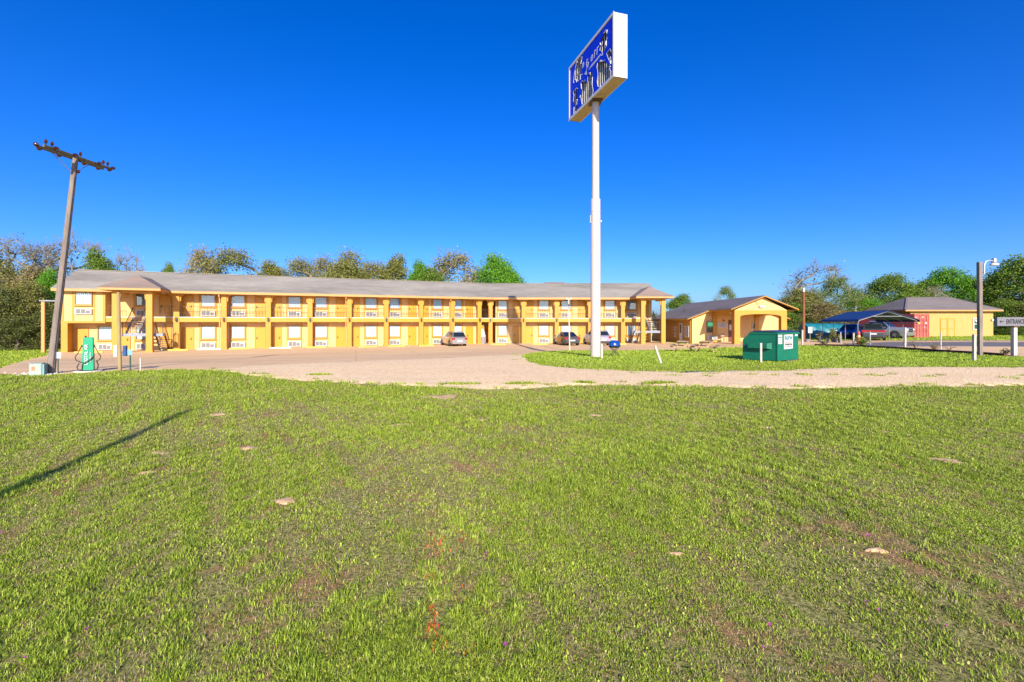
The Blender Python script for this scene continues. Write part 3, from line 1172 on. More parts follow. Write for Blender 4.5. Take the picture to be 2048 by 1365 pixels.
for fr, s in ((FL, -12.38), (FR, 17.22)):
    fb.beam(fr.P(s, .54, ZE - .13), fr.P(s, DR, ZR - .13), .05, .2)
    fb.beam(fr.P(s, 2 * DR - .54, ZE - .13), fr.P(s, DR, ZR - .13), .05, .2)
fb.build('fascia', M['fascia'], roof)
a0, a1 = roof_pts(.515, 5.27), roof_pts(WD - .1, 5.27)
sf.add(a0 + a1, [(0, 1, 4, 3), (1, 2, 5, 4)])
b0, b1 = roof_pts(.515, 5.29), roof_pts(WD - .1, 5.29)
sf.add(b0 + b1, [(3, 4, 1, 0), (4, 5, 2, 1)])
sf.build('soffit', M['soffit'], roof)
gb = MB()
for fr, s in ((FL, -11.9), (FR, 16.55)):
    gb.add([fr.P(s, .3, 5.28), fr.P(s, DR, ZR - .12), fr.P(s, 2 * DR - .3, 5.28), fr.P(s + .1, .3, 5.28), fr.P(s + .1, DR, ZR - .12), fr.P(s + .1, 2 * DR - .3, 5.28)],
           [(0, 1, 2), (5, 4, 3), (0, 3, 4, 1), (1, 4, 5, 2)])
gb.build('gable_wall', M['wall'], motel)
# low dark vent strip on the ridge
fmb(FR).box(4.1, 6.6, DR - .25, DR + .25, ZR - .1, ZR + .16).build('ridge_vent', M['roof_dark'], motel)
# downspouts
dn = fmb(FL)
for s in (.0, 11.25, 22.3):
    dn.box(s - .38, s - .30, .36, .44, 4.95, 5.24).box(s - .38, s - .30, .05, .36, 4.93, 5.0).box(s - .38, s - .30, -.02, .05, -.05, 5.0)
dn.build('downspout', M['fascia'], motel)


# --- stair pavilions
def pavilion(fr, sc, hw, dd, fl_side):
    """hip roof porch over an open steel stair"""
    for sg in (-1, 1):
        column(fr, sc + sg * (hw - .1), dd, lamp=False, br=(sg > 0, sg < 0), z1=5.26, name='stair_column')
    e = hw + .85
    f = dd + .62
    zt = ZE + .56 * e
    dp = f - e
    dm = .55 - (zt - ZE) / PIT
    A = [(sc - e, f, ZE), (sc + e, f, ZE), (sc, dp, zt), (sc, dm - .05, zt), (sc - e, .45, ZE), (sc + e, .45, ZE)]
    B = [(s, d, z - .06) for s, d, z in A]
    r = fmb(fr)
    r.add(A + B, [(0, 1, 2), (0, 2, 3, 4), (1, 5, 3, 2), (6, 8, 7), (6, 10, 9, 8), (7, 8, 9, 11), (0, 6, 7, 1), (0, 4, 10, 6), (1, 7, 11, 5)])
    pr = r.build('porch_roof', M['roof_brown'], motel)
    fa = fmb(fr).box(sc - e, sc + e, f - .05, f - .0, ZE - .24, ZE - .07).box(sc - e, sc - e + .05, .58, f - .05, ZE - .24, ZE - .07).box(sc + e - .05, sc + e, .58, f - .05, ZE - .24, ZE - .07)
    fa.build('fascia', M['fascia'], pr)
    fmb(fr).box(sc - e + .06, sc + e - .06, .60, f - .06, ZE - .215, ZE - .195).build('soffit', M['soffit'], pr)
    bm = fmb(fr).box(sc - hw + .14, sc + hw - .14, dd - .32, dd - .1, 5.0, ZE - .22)
    for sg in (-1, 1):
        x = sc + sg * (hw - .1)
        bm.box(x - .1, x + .1, -.0, dd - .43, 5.0, ZE - .22)
    bm.build('porch_beam', M['orange'], pr)
    # stair: lower flight, landing, upper flight
    sg = fl_side
    zl = 1.62
    st = fmb(fr)
    l0, l1 = sorted((sc - sg * (hw - .40), sc + sg * (hw + .75)))
    st.box(l0, l1, 1.75, 2.45, zl - .24, zl)
    lo = st.build('stair_landing', M['steel'], motel)
    rl = fmb(fr)
    for s in np.linspace(l0 + .03, l1 - .03, 9):
        rl.box(s - .014, s + .014, 2.40, 2.43, zl, zl + .98)
    rl.box(l0, l1, 2.395, 2.435, zl + .96, zl + 1.0)
    for s in (l0 + .02, l1 - .02):
        rl.box(s - .02, s + .02, 2.3, 2.39, zl, zl + 1.0)
    rl.build('railing', M['iron'], lo)

    def flight(s0, s1, d0, z0, d1, z1, mat, n):
        f_ = fmb(fr)
        for s in (s0, s1):
            f_.beam((s, d0, z0), (s, d1, z1), .05, .26)
        fo = f_.build('stair_flight', M[mat], motel)
        t = fmb(fr)
        for k in range(n):
            q = (k + .5) / n
            d, z = d0 + (d1 - d0) * q, z0 + (z1 - z0) * q
            t.box(s0 + .03, s1 - .03, d - .14, d + .14, z - .02, z + .03)
        t.build('tread', M['ac'], fo)
        h = fmb(fr)
        for s in (s0, s1):
            h.beam((s, d0, z0 + .95), (s, d1, z1 + .95), .045, .045)
            for q in np.linspace(0.02, .98, 7):
                d, z = d0 + (d1 - d0) * q, z0 + (z1 - z0) * q
                h.box(s - .012, s + .012, d - .012, d + .012, z, z + .93)
        h.build('handrail', M['brownmetal'], fo)
    a0, a1 = sorted((sc + sg * (hw - .30 + .35), sc + sg * (hw + .70)))
    flight(a0, a1, .15, 0., 1.75, zl - .1, 'brownmetal', 8)
    b0, b1 = sorted((sc - sg * (hw - .45), sc + sg * .12))
    flight(b0, b1, 1.75, zl - .1, -.13, 2.95, 'steel', 7)


pavilion(FL, -6.2, 1.25, 3.0, 1)
pavilion(FR, 15.68, 1.22, 2.7, -1)
# side stair canopy at the far left end
sc_ = fmb(FL)
sc_.box(-13.6, -11.95, -3.2, -.6, 4.35, 4.45)
so = sc_.build('side_canopy', M['steel'], motel)
fmb(FL).box(-13.5, -13.28, -.9, -.68, -.1, 4.35).build('canopy_post', M['fascia'], motel)
fmb(FL).box(-12.4, -12.0, .02, .06, 4.55, 4.6).box(-12.02, -11.93, -.3, -.1, 4.3, 4.9).build('wall_bracket', M['iron'], motel)

# --- wheel stops in front of the doors
WS = [(178, 706.5, 1.9, 'stop_yellow', 'yellow wheel stop behind the green air machine'), (353, 702, 1.8, 'stop_yellow', 'yellow wheel stop just right of the left stair porch'),
      (418, 700.5, 1.9, 'stop_white', 'white wheel stop below the ground floor window nearest the left stair porch'), (481, 699, 1.9, 'stop_yellow', 'yellow wheel stop between the two white wheel stops'),
      (561, 697.6, 1.9, 'stop_white', 'white wheel stop at the door right of the middle yellow one, fifth from left'), (633, 696.4, 1.8, 'stop_yellow', 'yellow wheel stop just right of the second white wheel stop'),
      (736, 695.2, 1.8, 'stop_yellow', 'yellow wheel stop in the middle of the left wing with a door to its left'), (793, 694.2, 1.7, 'stop_yellow', 'yellow wheel stop second to the left of the silver wagon'),
      (853, 693.2, 1.6, 'stop_yellow', 'yellow wheel stop nearest to the left of the silver wagon'), (997, 690.6, 1.6, 'stop_yellow', 'yellow wheel stop just right of the trash can with linen'),
      (1080, 690.2, 1.6, 'stop_yellow', 'yellow wheel stop left of the dark grey coupe'), (1238, 689.8, 1.6, 'stop_yellow', 'yellow wheel stop right of the big sign pole')]
ws0 = None
for px, py, L, m_, lab in WS:
    p = hit(px, py)
    fr = FL if px < 975 else FR
    mb = MB()
    ang = math.atan2(fr.u.y, fr.u.x)
    prof = [(-.09, 0), (.09, 0), (.075, .09), (.05, .13), (-.05, .13), (-.075, .09)]
    mb.prism(prof, lambda u, v, k: ((k - .5) * L, u, v))
    o = mb.build('wheel_stop', M[m_], local=True, bevel=.012)
    o.location = (p.x, p.y, gz(p.x, p.y) + .015)
    o.rotation_euler = (0, 0, ang)
    tag(o, lab, 'wheel stop', 'wheel stops along the motel')
# ------------------------------------------------------------------ utility poles
M['insulator'] = paint('brown_porcelain', (.07, .018, .014), .2, .1, 6., coat=.6)
M['insulator_pale'] = paint('pale_porcelain', (.62, .45, .40), .3, .1, 6.)


def utility_pole(label, base, top, r0, r1, arm_dir, arm_drop, arms=True, name='utility_pole'):
    base, top = Vector(base), Vector(top)
    t = thing(name, label, 'utility pole' if arms else 'pole', base)
    d = top - base
    pts = [base + Vector((0, 0, -.1))] + [base + d * k for k in (.05, .2, .4, .6, .8, 1.)]
    mb = MB().tube(pts, [r0 * 1.08, r0] + [r0 + (r1 - r0) * k for k in (.2, .4, .6, .8, 1.)], 14)
    mb.build('pole', M['polewood'], t, smooth_=True)
    # ground wire moulding and hardware
    side = Vector((.8, -.6, 0))
    mb = MB().tube([base + d * k + side * (r0 + (r1 - r0) * k) for k in (.0, .3, .6, .9)], .022, 6)
    mb.build('ground_wire', M['polewood'], t)
    if not arms:
        return t
    c = base + d * .985
    ad = Vector(arm_dir).normalized()
    pr = ad.cross(Vector((0, 0, 1))).normalized()
    for sg in (-1, 1):
        o = pr * sg * (r1 + .055)
        MB().beam(c + o - ad * 1.3 + Vector((0, 0, arm_drop)), c + o + ad * 1.3 - Vector((0, 0, arm_drop)), .065, .09).build('crossarm', M['armwood'], t, bevel=.008)
    br = MB()
    for sg in (-1, 1):
        br.beam(c + ad * sg * .75 - pr * (r1 + .12), c - Vector((0, 0, .55)) - pr * (r1 + .02), .03, .012)
    br.build('arm_brace', M['steel'], t)

    def ins(p, ax, big=1.):
        ax = Vector(ax).normalized()
        MB().tube([p, p + ax * .09], .014, 6).tube([p + ax * .05, p + ax * .085, p + ax * .09, p + ax * .13, p + ax * .135, p + ax * .17, p + ax * .19],
                                                  [.028 * big, .06 * big, .042 * big, .058 * big, .038 * big, .045 * big, .02 * big], 10).build('insulator', M['insulator'], t, smooth_=True)
    up = Vector((0, 0, 1))
    for k in (-1.22, -1.0, .05, 1.0, 1.2):
        z = Vector((0, 0, -arm_drop * k / 1.3))
        ins(c + ad * k + z + pr * (r1 + .05) + up * .05, up, .9)
    for k in (-1.05, -.35, .62, 1.22):
        z = Vector((0, 0, -arm_drop * k / 1.3))
        ins(c + ad * k + z - pr * (r1 + .1), -pr + ad * .25, 1.15)
        ins(c + ad * k + z + pr * (r1 + .1), pr + ad * .25, 1.15)
    ins(c - ad * 1.3 + Vector((0, 0, arm_drop)), -ad, 1.2)
    ins(c + ad * 1.3 - Vector((0, 0, arm_drop)), ad, 1.2)
    ins(base + d * .92 + Vector((r1, -.03, 0)), Vector((1, -.2, 0)), 1.)
    return t


ub = hit(101, 749)
utility_pole('tall leaning wooden utility pole with double crossarm and brown insulators by the driveway', ub, (atY(152, ub.y + .1), ub.y + .1, hgt(310, ub.y + .1)), .122, .082, (0.02, 1, 0), -.03)
utility_pole('leaning bare wooden pole standing behind the photographer and throwing the long shadow on the lawn', (-2.62, -6.96, 0), (-4.22, -6.96, 7.75), .10, .075, (-.24, 1, 0), .0, arms=False, name='wooden_pole')

# rubble at the foot of the pole
mb = MB()
for i in range(46):
    a, r = random.random() * 6.28, abs(random.gauss(0, .5))
    c = ub + Vector((math.cos(a) * r * 1.3 - .25, math.sin(a) * r * .8 - .12, 0))
    s = random.uniform(.03, .10)
    q = [Vector((random.gauss(0, 1), random.gauss(0, 1), random.gauss(0, 1))).normalized() for _ in range(4)]
    pts = [c + Vector((x * s * random.uniform(.7, 1.2), y * s, z * s * .6 + .02)) for x, y, z in
           ((1, 0, 0), (.3, .9, .1), (-.8, .6, 0), (-.9, -.5, .1), (.1, -1, 0), (.2, .1, 1), (-.2, -.1, -1))]
    mb.add(pts, [(0, 1, 5), (1, 2, 5), (2, 3, 5), (3, 4, 5), (4, 0, 5), (1, 0, 6), (2, 1, 6), (3, 2, 6), (4, 3, 6), (0, 4, 6)])
tag(mb.build('rubble', M['concrete_pale'], loc=ub), kind='stuff')

# ------------------------------------------------------------------ big roadside sign
pn, pf = Vector((5.03, 23.66, 0)), Vector((3.45, 28.9, 0))
ax = (pf - pn).normalized()
th = Vector((-ax.y, ax.x, 0))
if th.x < 0:
    th = -th
L = (pf - pn).length
T = .74
zb_, zt_ = 13.98, 17.15
pc = (pn + pf) / 2 + th * T / 2
pz = gz(pc.x, pc.y)
M['letter_grey'] = paint('grey_letters', (.52, .54, .60), .5, .05, 3.)
sign = thing('roadside_sign', 'tall white pole sign with torn blue face high above the motel lawn', 'sign', (pc.x, pc.y, pz))
mb = MB().lathe([(.275, pz - .2), (.272, 6.02), (.262, 8.58), (.255, 8.61), (.205, 8.62), (.20, 10.), (.19, 14.1)], 28, (pc.x, pc.y, 0))
for z in (3.0, 7.9):
    mb.lathe([(.279, z), (.279, z + .03)], 28, (pc.x, pc.y, 0))
mb.build('pole', M['polepaint'], sign, smooth_=True)
MB().box(pc.x - .33, pc.x - .28, pc.y - .2, pc.y - .12, 7.3, 7.7).box(pc.x + .25, pc.x + .34, pc.y - .05, pc.y + .05, 7.35, 7.45).box(pc.x - .36, pc.x - .24, pc.y - .16, pc.y - .1, 7.3, 7.36).build('pole_bracket', M['steel'], sign)


def SP(a, b, d):
    """sign space: a 0 far .. 1 near, b 0 bottom .. 1 top, d metres into the box from the left face"""
    q = pf.lerp(pn, a) + th * d
    return (q.x, q.y, zb_ + (zt_ - zb_) * b)


fw, fh = .10 / L, .12 / (zt_ - zb_)
cab = MB()
# return (shell) with open left face: top, ends, right face, and a lip frame
cab.prism([(0, 0), (1, 0), (1, 1), (0, 1)], lambda u, v, k: SP(u, v, T - .05 + .05 * k))
cab.prism([(0, 1 - fh / 2), (1, 1 - fh / 2), (1, 1), (0, 1)], lambda u, v, k: SP(u, v, .0 + (T - .052) * k))
for u0, u1 in ((0, fw / 2), (1 - fw / 2, 1)):
    cab.prism([(u0, 0), (u1, 0), (u1, 1 - fh / 2 - .001), (u0, 1 - fh / 2 - .001)], lambda u, v, k: SP(u, v, .0 + (T - .052) * k))
cab.holed([[(-.004, -.008), (1.004, -.008), (1.004, 1.008), (-.004, 1.008)], [(fw, fh), (1 - fw, fh), (1 - fw, 1 - fh), (fw, 1 - fh)]], lambda u, v, k: SP(u, v, -.035 + .033 * k))
co = cab.build('cabinet', M['sign_white'], sign)
bt = MB()
bt.prism([(0.002, 0), (.998, 0), (.998, .02), (0.002, .02)], lambda u, v, k: SP(u, v, .002 + (T - .056) * k))
bt.build('underside', M['sign_under'], co)
MB().prism([(fw, fh), (1 - fw, fh), (1 - fw, 1 - fh), (fw, 1 - fh)], lambda u, v, k: SP(u, v, .36 + .02 * k)).build('inner_back', M['sign_dark'], co)
MB().box(pc.x - .32, pc.x + .32, pc.y - .42, pc.y + .42, zb_ - .07, zb_ - .003).build('pole_collar', M['brownmetal'], sign)
zn_, zf_ = pn.y, pf.y


def ZC(x, y):
    """a point measured on an enlargement of the sign -> sign space"""
    u = (x - 35) / 530.
    a = u * zf_ / (zn_ + u * (zf_ - zn_))
    yt, yb = 700 - 630 * u, 1310 - 540 * u
    return (min(.965, max(.035, a)), min(.955, max(.045, (yb - y) / (yb - yt))))


HOLES = [[(88, 838), (100, 735), (112, 690), (118, 650), (132, 600), (150, 575), (168, 560), (188, 575), (182, 610), (186, 650), (174, 690), (178, 740), (166, 775), (168, 830), (150, 838), (140, 852), (126, 828), (115, 845), (104, 830)],
         [(400, 392), (418, 360), (432, 345), (440, 310), (455, 300), (466, 270), (488, 266), (480, 310), (486, 350), (474, 390), (476, 440), (464, 470), (462, 505), (440, 508), (430, 524), (412, 500), (397, 502), (408, 460), (422, 440), (405, 415)],
         [(85, 968), (100, 955), (108, 935), (128, 930), (124, 1000), (130, 1060), (122, 1120), (130, 1190), (112, 1200), (90, 1222), (94, 1150), (84, 1080), (92, 1020)],
         [(176, 872), (190, 845), (205, 862), (222, 838), (236, 866), (250, 850), (256, 800), (264, 762), (284, 748), (305, 718), (312, 800), (306, 880), (320, 960), (304, 1010), (290, 1060), (270, 1085), (255, 1068), (236, 1082), (225, 1105), (205, 1095), (187, 1116), (170, 1010), (180, 940)],
         [(372, 640), (390, 622), (410, 605), (432, 615), (452, 606), (482, 640), (520, 662), (516, 700), (532, 730), (524, 786), (498, 812), (470, 820), (450, 852), (410, 875), (378, 906), (366, 840), (376, 760), (364, 690)],
         [(478, 530), (500, 500), (520, 476), (532, 510), (524, 560), (530, 600), (520, 632), (504, 600)]]
loops = [[(fw, fh), (1 - fw, fh), (1 - fw, 1 - fh), (fw, 1 - fh)]] + [[ZC(*q) for q in h] for h in HOLES]
face = MB().holed(loops, lambda u, v, k: SP(u, v, -.002 + .02 * k)).build('sign_face', M['sign_blue'], sign)
lip = MB()
for lp in loops[1:]:
    for (a, b), (c, d) in zip(lp, lp[1:] + lp[:1]):
        if random.random() < .62:
            w = random.uniform(.008, .022)
            lip.beam(SP(a, b, -.008), SP(c, d, -.008), w, .014)
    for _ in range(5):
        a, b = random.choice(lp)
        lip.beam(SP(a, b, -.01), SP(a + random.uniform(-.02, .03), b - random.uniform(.01, .06), -.02), random.uniform(.012, .05), .008)
tag(lip.build('torn_edge', M['letter_white'], face), kind='stuff')
tl = MB()
for k in range(22):
    a = .04 + .92 * k / 21
    q0, q1 = SP(a, .06, .10), SP(a, .94, .10)
    tl.tube([q0, q1], .03, 8)
tl.build('lamp_tube', M['tube_lamp'], co)
sw = MB()
sw.prism([ZC(*q) for q in ((262, 722), (300, 660), (350, 605), (405, 535), (410, 552), (360, 618), (318, 668), (275, 712))], lambda u, v, k: SP(u, v, -.012 + .006 * k))
sw.prism([ZC(*q) for q in ((215, 772), (232, 735), (246, 750), (240, 778))], lambda u, v, k: SP(u, v, -.012 + .006 * k))
sw.prism([ZC(*q) for q in ((168, 778), (190, 766), (192, 776), (170, 786))], lambda u, v, k: SP(u, v, -.012 + .006 * k))
sw.build('swash', M['letter_grey'], face)
exs = pn - pf
for ch, x, y, s in (('n', 196, 662, .62), ('r', 240, 630, .66), ('p', 250, 655, .7), ('e', 298, 580, .72), ('r', 334, 530, .8), ('r', 366, 492, .8)):
    a, b = ZC(x, y)
    q = Vector(SP(a, b, -.006))
    mt = frame_mtx(q - OFF[sign.name], exs, exs.normalized() * .0 + Vector((0, 0, 1)))
    writing(ch, M['letter_grey'], face, mt, s, .004, shear=.25, sx=.8, off=.004)

# ------------------------------------------------------------------ driveway edge things on the left
# air machine
am = hit(177, 744.5)
M['air_green'] = paint('air_machine_green', (.0, .36, .17), .4, .06, 3.)
t = thing('air_machine', 'tapered green coin air machine with black hoses and white lettering on a round pad', 'air machine', am, R(36))
h = 1.30
mb = MB()
mb.add([(x * w, y * dd - .05 * (z < .1), z) for z, w, dd in ((.06, .175, .18), (h - .05, .15, .15), (h, .13, .13)) for x, y in ((-1, -1), (1, -1), (1, 1), (-1, 1))],
       [(3, 2, 1, 0), (8, 9, 10, 11)] + [(4 * j + i, 4 * j + (i + 1) % 4, 4 * j + 4 + (i + 1) % 4, 4 * j + 4 + i) for j in range(2) for i in range(4)])
mb.build('body', M['air_green'], t, local=True, bevel=.02)
MB().lathe([(.42, -.03), (.42, .05), (.40, .062)], 24).build('pad', M['concrete_pale'], t, local=True)
for sg in (-1, 1):
    hb = MB()
    hb.tube([(sg * .17, -.1, 1.02), (sg * .21, -.12, .9), (sg * .28, -.12, .72), (sg * .36, -.13, .58), (sg * .33, -.14, .46), (sg * .22, -.16, .40)], .015, 8)
    if sg < 0:
        hb.tube([(-.25, -.16, .40), (-.10, -.245, .36), (.06, -.25, .46), (.2, -.23, .66)], .016, 8)
        hb.tube([(-.24, -.2, .34), (-.30, -.2, .22), (-.26, -.22, .1), (-.1, -.25, .075), (.12, -.24, .075), (.26, -.2, .09)], .018, 8)
        hb.tube([(-.16, -.25, .10), (-.15, -.25, .3), (.0, -.25, .42), (.15, -.235, .56)], .012, 6)
    else:
        hb.tube([(.25, -.16, .40), (.29, -.15, .25), (.26, -.16, .1)], .018, 8)
    hb.build('air_hose', M['black'], t, local=True, smooth_=True)
MB().box(-.195, -.16, -.08, .0, .93, .99).box(.155, .19, -.08, .0, .93, .99).lathe([(.03, h), (.03, h + .05), (.015, h + .06)], 10, (-.08, 0, 0)).build('knob', M['black'], t, local=True)
tilt = frame_mtx((-.045, -.2175, .66), (.0, .045, 1), (-1, 0, 0))
writing('DIGITAL AIR', M['letter_white'], t, tilt, .14, .004, sx=.98, off=.001)
tilt = frame_mtx((.075, -.219, .56), (.0, .045, 1), (-1, 0, 0))
writing('TIRE INFLATION', M['letter_white'], t, tilt, .055, .004, sx=.95, off=.0)

# utility box
p = hit(76, 752)
M['box_pale'] = paint('pale_green_enamel', (.36, .43, .37), .5, .1, 2., stain=(.5, .5, .42))
M['box_teal'] = paint('blue_green_enamel', (.20, .36, .36), .5, .12, 2.)
M['orange_label'] = paint('orange_sticker', (.75, .22, .08), .5, .1, 8.)
t = thing('utility_box', 'pale green metal utility box with orange sticker at the foot of the leaning pole', 'utility box', p, R(28))
MB().box(-.19, .15, -.17, .17, -.02, .43).build('cabinet', M['box_pale'], t, local=True, bevel=.03)
MB().box(.153, .21, -.16, .16, 0, .42).build('back_plate', M['box_teal'], t, local=True, bevel=.01)
MB().box(-.21, .165, -.19, .19, .43, .455).build('lid', M['box_pale'], t, local=True, bevel=.01)
MB().box(-.12, -.03, -.176, -.172, .20, .34).build('sticker', M['orange_label'], t, local=True)

# short wooden post with meter boxes
p = hit(240, 743.5)
t = thing('wooden_post', 'short thick tan wooden post carrying a grey and a blue meter box', 'post', p)
hp = hgt(585, p.y) - p.z
MB().tube([p + Vector((0, 0, -.1)), p + Vector((-.03, 0, hp * .5)), p + Vector((-.06, 0, hp))], [.063, .06, .056], 14).build('post', M['postwood'], t, smooth_=True)
MB().box(p.x - .275, p.x - .13, p.y + .02, p.y + .13, p.z + .55, p.z + 1.0).build('meter_box', M['ac'], t, bevel=.01)
MB().box(p.x + .07, p.x + .19, p.y + .02, p.y + .13, p.z + .58, p.z + .98).build('switch_box', paint('blue_enamel', (.03, .10, .26), .5, .1, 4.), t, bevel=.01)


def sign_post(px, py, pw, ptop, pbot, mat, label, yaw=0., stripe=None, pz=.03):
    p = hit(px, py)
    t = thing('small_sign', label, 'sign', p, yaw)
    k = p.y / F
    zt, zb = hgt(ptop, p.y) - p.z, hgt(pbot, p.y) - p.z
    q = MB().box(-pz / 2, pz / 2, -.012, .012, -.1, zt - .01)
    q.build('post', M['post_green'], t, local=True)
    MB().box(-pw * k / 2, pw * k / 2, -.024, -.014, zb, zt).build('panel', mat, t, local=True, bevel=.004)
    if stripe:
        MB().box(-pw * k / 2 + .01, -pw * k * .1, -.028, -.0245, zb + .01, zt - .01).build('stripe', stripe, t, local=True)


M['post_green'] = paint('dark_green_post', (.03, .11, .085), .5, .15, 4.)
M['panel_blue'] = paint('pale_blue_panel', (.22, .46, .66), .5, .08, 4.)
M['panel_navy'] = paint('navy_stripe', (.10, .15, .30), .5, .08, 4.)
sign_post(116, 748.5, 13, 704.5, 717, M['sign_white'], 'small white and blue sign on a thin post right of the leaning pole', R(8), M['panel_navy'])
sign_post(260.5, 743, 10, 700, 710.5, M['panel_blue'], 'small pale blue sign on a green post right of the short wooden post', R(-4), None, .045)


def marker(px, py, ptop, w, mat, label, name='marker_post', group=None, lean=(0, 0), round_=False, cat='post', cap=None):
    p = hit(px, py)
    zt = hgt(ptop, p.y) - p.z
    wd = w * p.y / F / (1 + (0 if round_ else .75 * abs(p.x / p.y)))
    q = p + Vector((lean[0], lean[1], zt))
    mb = MB()
    if round_:
        mb.tube([p + Vector((0, 0, -.1)), p.lerp(q, .5), q - (q - p).normalized() * .02, q], [wd / 2, wd / 2, wd / 2, wd * .42], 12)
    else:
        mb.beam(p + Vector((0, 0, -.1)), q, wd, wd, (0, 1, 0))
    o = mb.build(name, mat, loc=p, smooth_=round_, bevel=0 if round_ else min(.012, wd * .15))
    tag(o, label, cat, group)
    return o


marker(281, 743, 716, 2.6, M['pinkpost'], 'thin pinkish stake between the blue sign and the car park', round_=True)

# ------------------------------------------------------------------ middle of the picture
lp = hit(1139.5, 702.5)
t = thing('flood_light_post', 'thin cream light post with two flood lamps standing before the right motel wing', 'light post', lp)
zt = hgt(598, lp.y) - lp.z
MB().tube([(0, 0, -.1), (-.05, 0, zt * .5), (-.09, 0, zt)], [.055, .045, .035], 10).build('pole', paint('cream_pole', (.78, .66, .45), .5, .06, 2.), t, local=True, smooth_=True)
for sg in (-1, 1):
    MB().tube([(-.09, 0, zt - .12), (-.09 + sg * .12, -.02, zt - .06)], .015, 6).lathe([(.03, zt - .09), (.085, zt - .05), (.09, zt + .05), (.06, zt + .07)], 12, (-.09 + sg * .17, -.03, 0)).build('flood_lamp', M['white'], t, local=True)
MB().box(-.12, -.05, -.07, .04, zt - .62, zt - .42).box(-.10, -.03, -.06, .04, zt - .82, zt - .70).build('control_box', M['iron'], t, local=True)

marker(1183, 710.5, 688.5, 4.0, paint('green_box_post', (.07, .17, .15), .5, .12, 4.), 'short dark green square post just left of the sign pole')
marker(1203.5, 719, 687.5, 4.2, M['whitewood'], 'slim white wooden stake in front of the sign pole base', 'wooden_stake', 'white wooden stakes on the lawn')
marker(1324, 728, 692, 5.2, M['whitewood'], 'white wooden stake leaning left on the lawn right of the grill', 'wooden_stake', 'white wooden stakes on the lawn', lean=(-.30, .05))
marker(1521.5, 726.5, 686.5, 5.6, M['whitewood'], 'white wooden stake standing in front of the green dumpster', 'wooden_stake', 'white wooden stakes on the lawn')

# grill
p = hit(1229, 713.5)
k = p.y / F
t = thing('charcoal_grill', 'small charcoal grill with domed blue lid on folding crossed legs', 'grill', p, R(5))
zt = hgt(681, p.y) - p.z
zm = hgt(692, p.y) - p.z
rr = 12. * k
M['grill_blue'] = paint('blue_enamel_lid', (.004, .055, .30), .25, .05, 3., coat=.7)
MB().lathe([(rr, zm), (rr * 1.0, zm + .03), (rr * .96, zm + .13), (rr * .82, zm + .21), (rr * .5, zt - .01), (.0001, zt)], 24, sy=.8).build('lid', M['grill_blue'], t, local=True, smooth_=True)
MB().lathe([(rr * .55, zm - .11), (rr * .88, zm - .07), (rr * 1.02, zm - .02), (rr * 1.04, zm - .003)], 24, sy=.8).build('bowl', M['black'], t, local=True, smooth_=True)
MB().tube([(-.05, -rr * .72, zm + .1), (-.05, -rr * .82, zm + .13), (.05, -rr * .82, zm + .13), (.05, -rr * .72, zm + .1)], .009, 6).build('handle', M['black'], t, local=True)
for sy in (-1, 1):
    MB().tube([(-.28, sy * .16, 0), (.2, sy * .16, zm - .09)], .019, 6).build('leg', M['iron'], t, local=True)
    MB().tube([(.30, sy * .19, 0), (-.2, sy * .19, zm - .09)], .019, 6).build('leg', M['iron'], t, local=True)
MB().tube([(-.28, -.16, .02), (-.28, .16, .02)], .01, 6).tube([(.30, -.19, .02), (.30, .19, .02)], .01, 6).build('cross_bar', M['iron'], t, local=True)


# picnic tables
def picnic(px, py, yaw, label):
    p = hit(px, py)
    t = thing('picnic_table', label, 'picnic table', p, yaw, 'wooden picnic tables on the lawn')
    t.scale = (1.1, 1.1, 1.1)
    for i in range(5):
        y = -.30 + i * .15
        MB().box(-.92, .92, y - .068, y + .068, .70, .74).build('tabletop', M['tabledark' if i < 1 else 'tablewood'], t, local=True, bevel=.006)
    for sg in (-1, 1):
        MB().box(-.92, .92, sg * .70 - .13, sg * .70 + .13, .42, .46).build('bench_seat', M['tabledark'], t, local=True, bevel=.006)
    for x in (-.62, .62):
        for sg in (-1, 1):
            MB().beam((x, sg * .62, 0), (x, sg * .22, .70), .045, .13, (1, 0, 0)).build('leg', M['tablewood'], t, local=True)
        MB().box(x + .03, x + .07, -.82, .82, .33, .42).box(x + .03, x + .07, -.36, .36, .62, .70).build('cross_beam', M['tablewood'], t, local=True)
    return t


picnic(1366, 703.5, R(68), 'left wooden picnic table of the pair on the lawn before the lobby')
picnic(1412, 704.5, R(62), 'right wooden picnic table of the pair, nearer to the green dumpster')

# trash can and linen sack in the passage
p = Vector((-3.35, 56.0, gz(-3.35, 56.0)))
t = thing('trash_can', 'grey wheeled trash can in the passage between the two motel wings', 'trash can', (p.x, p.y - .55, p.z + .02))
MB().lathe([(.20, 0), (.27, .75), (.29, .76), (.29, .80), (.25, .80)], 16).build('bin', paint('mauve_grey_plastic', (.30, .26, .31), .6, .08, 4.), t, local=True, smooth_=True)
MB().tube([(-.26, .2, .08), (-.34, .2, .08)], .08, 10).tube([(.26, .2, .08), (.34, .2, .08)], .08, 10).build('wheel', M['black'], t, local=True)
M['linen'] = paint('white_linen', (.80, .76, .74), .9, .04, 3., bmp=.4)
mb = MB()
prof = [(.30, .0), (.37, .25), (.38, .7), (.36, 1.0), (.30, 1.25), (.24, 1.45), (.16, 1.62), (.12, 1.70), (.03, 1.74)]
mb.lathe(prof, 18)
mb.v = [(x * (1 + .1 * math.sin(5 * math.atan2(y, x) + z * 4)), y * (1 + .1 * math.sin(4 * math.atan2(y, x) + z * 3)), z) for x, y, z in mb.v]
o = mb.build('linen_sack', M['linen'], local=True, smooth_=True)
o.location = (p.x - .12, p.y + .15, p.z + .02)
tag(o, 'tall white linen sack standing behind the grey trash can', 'sack')

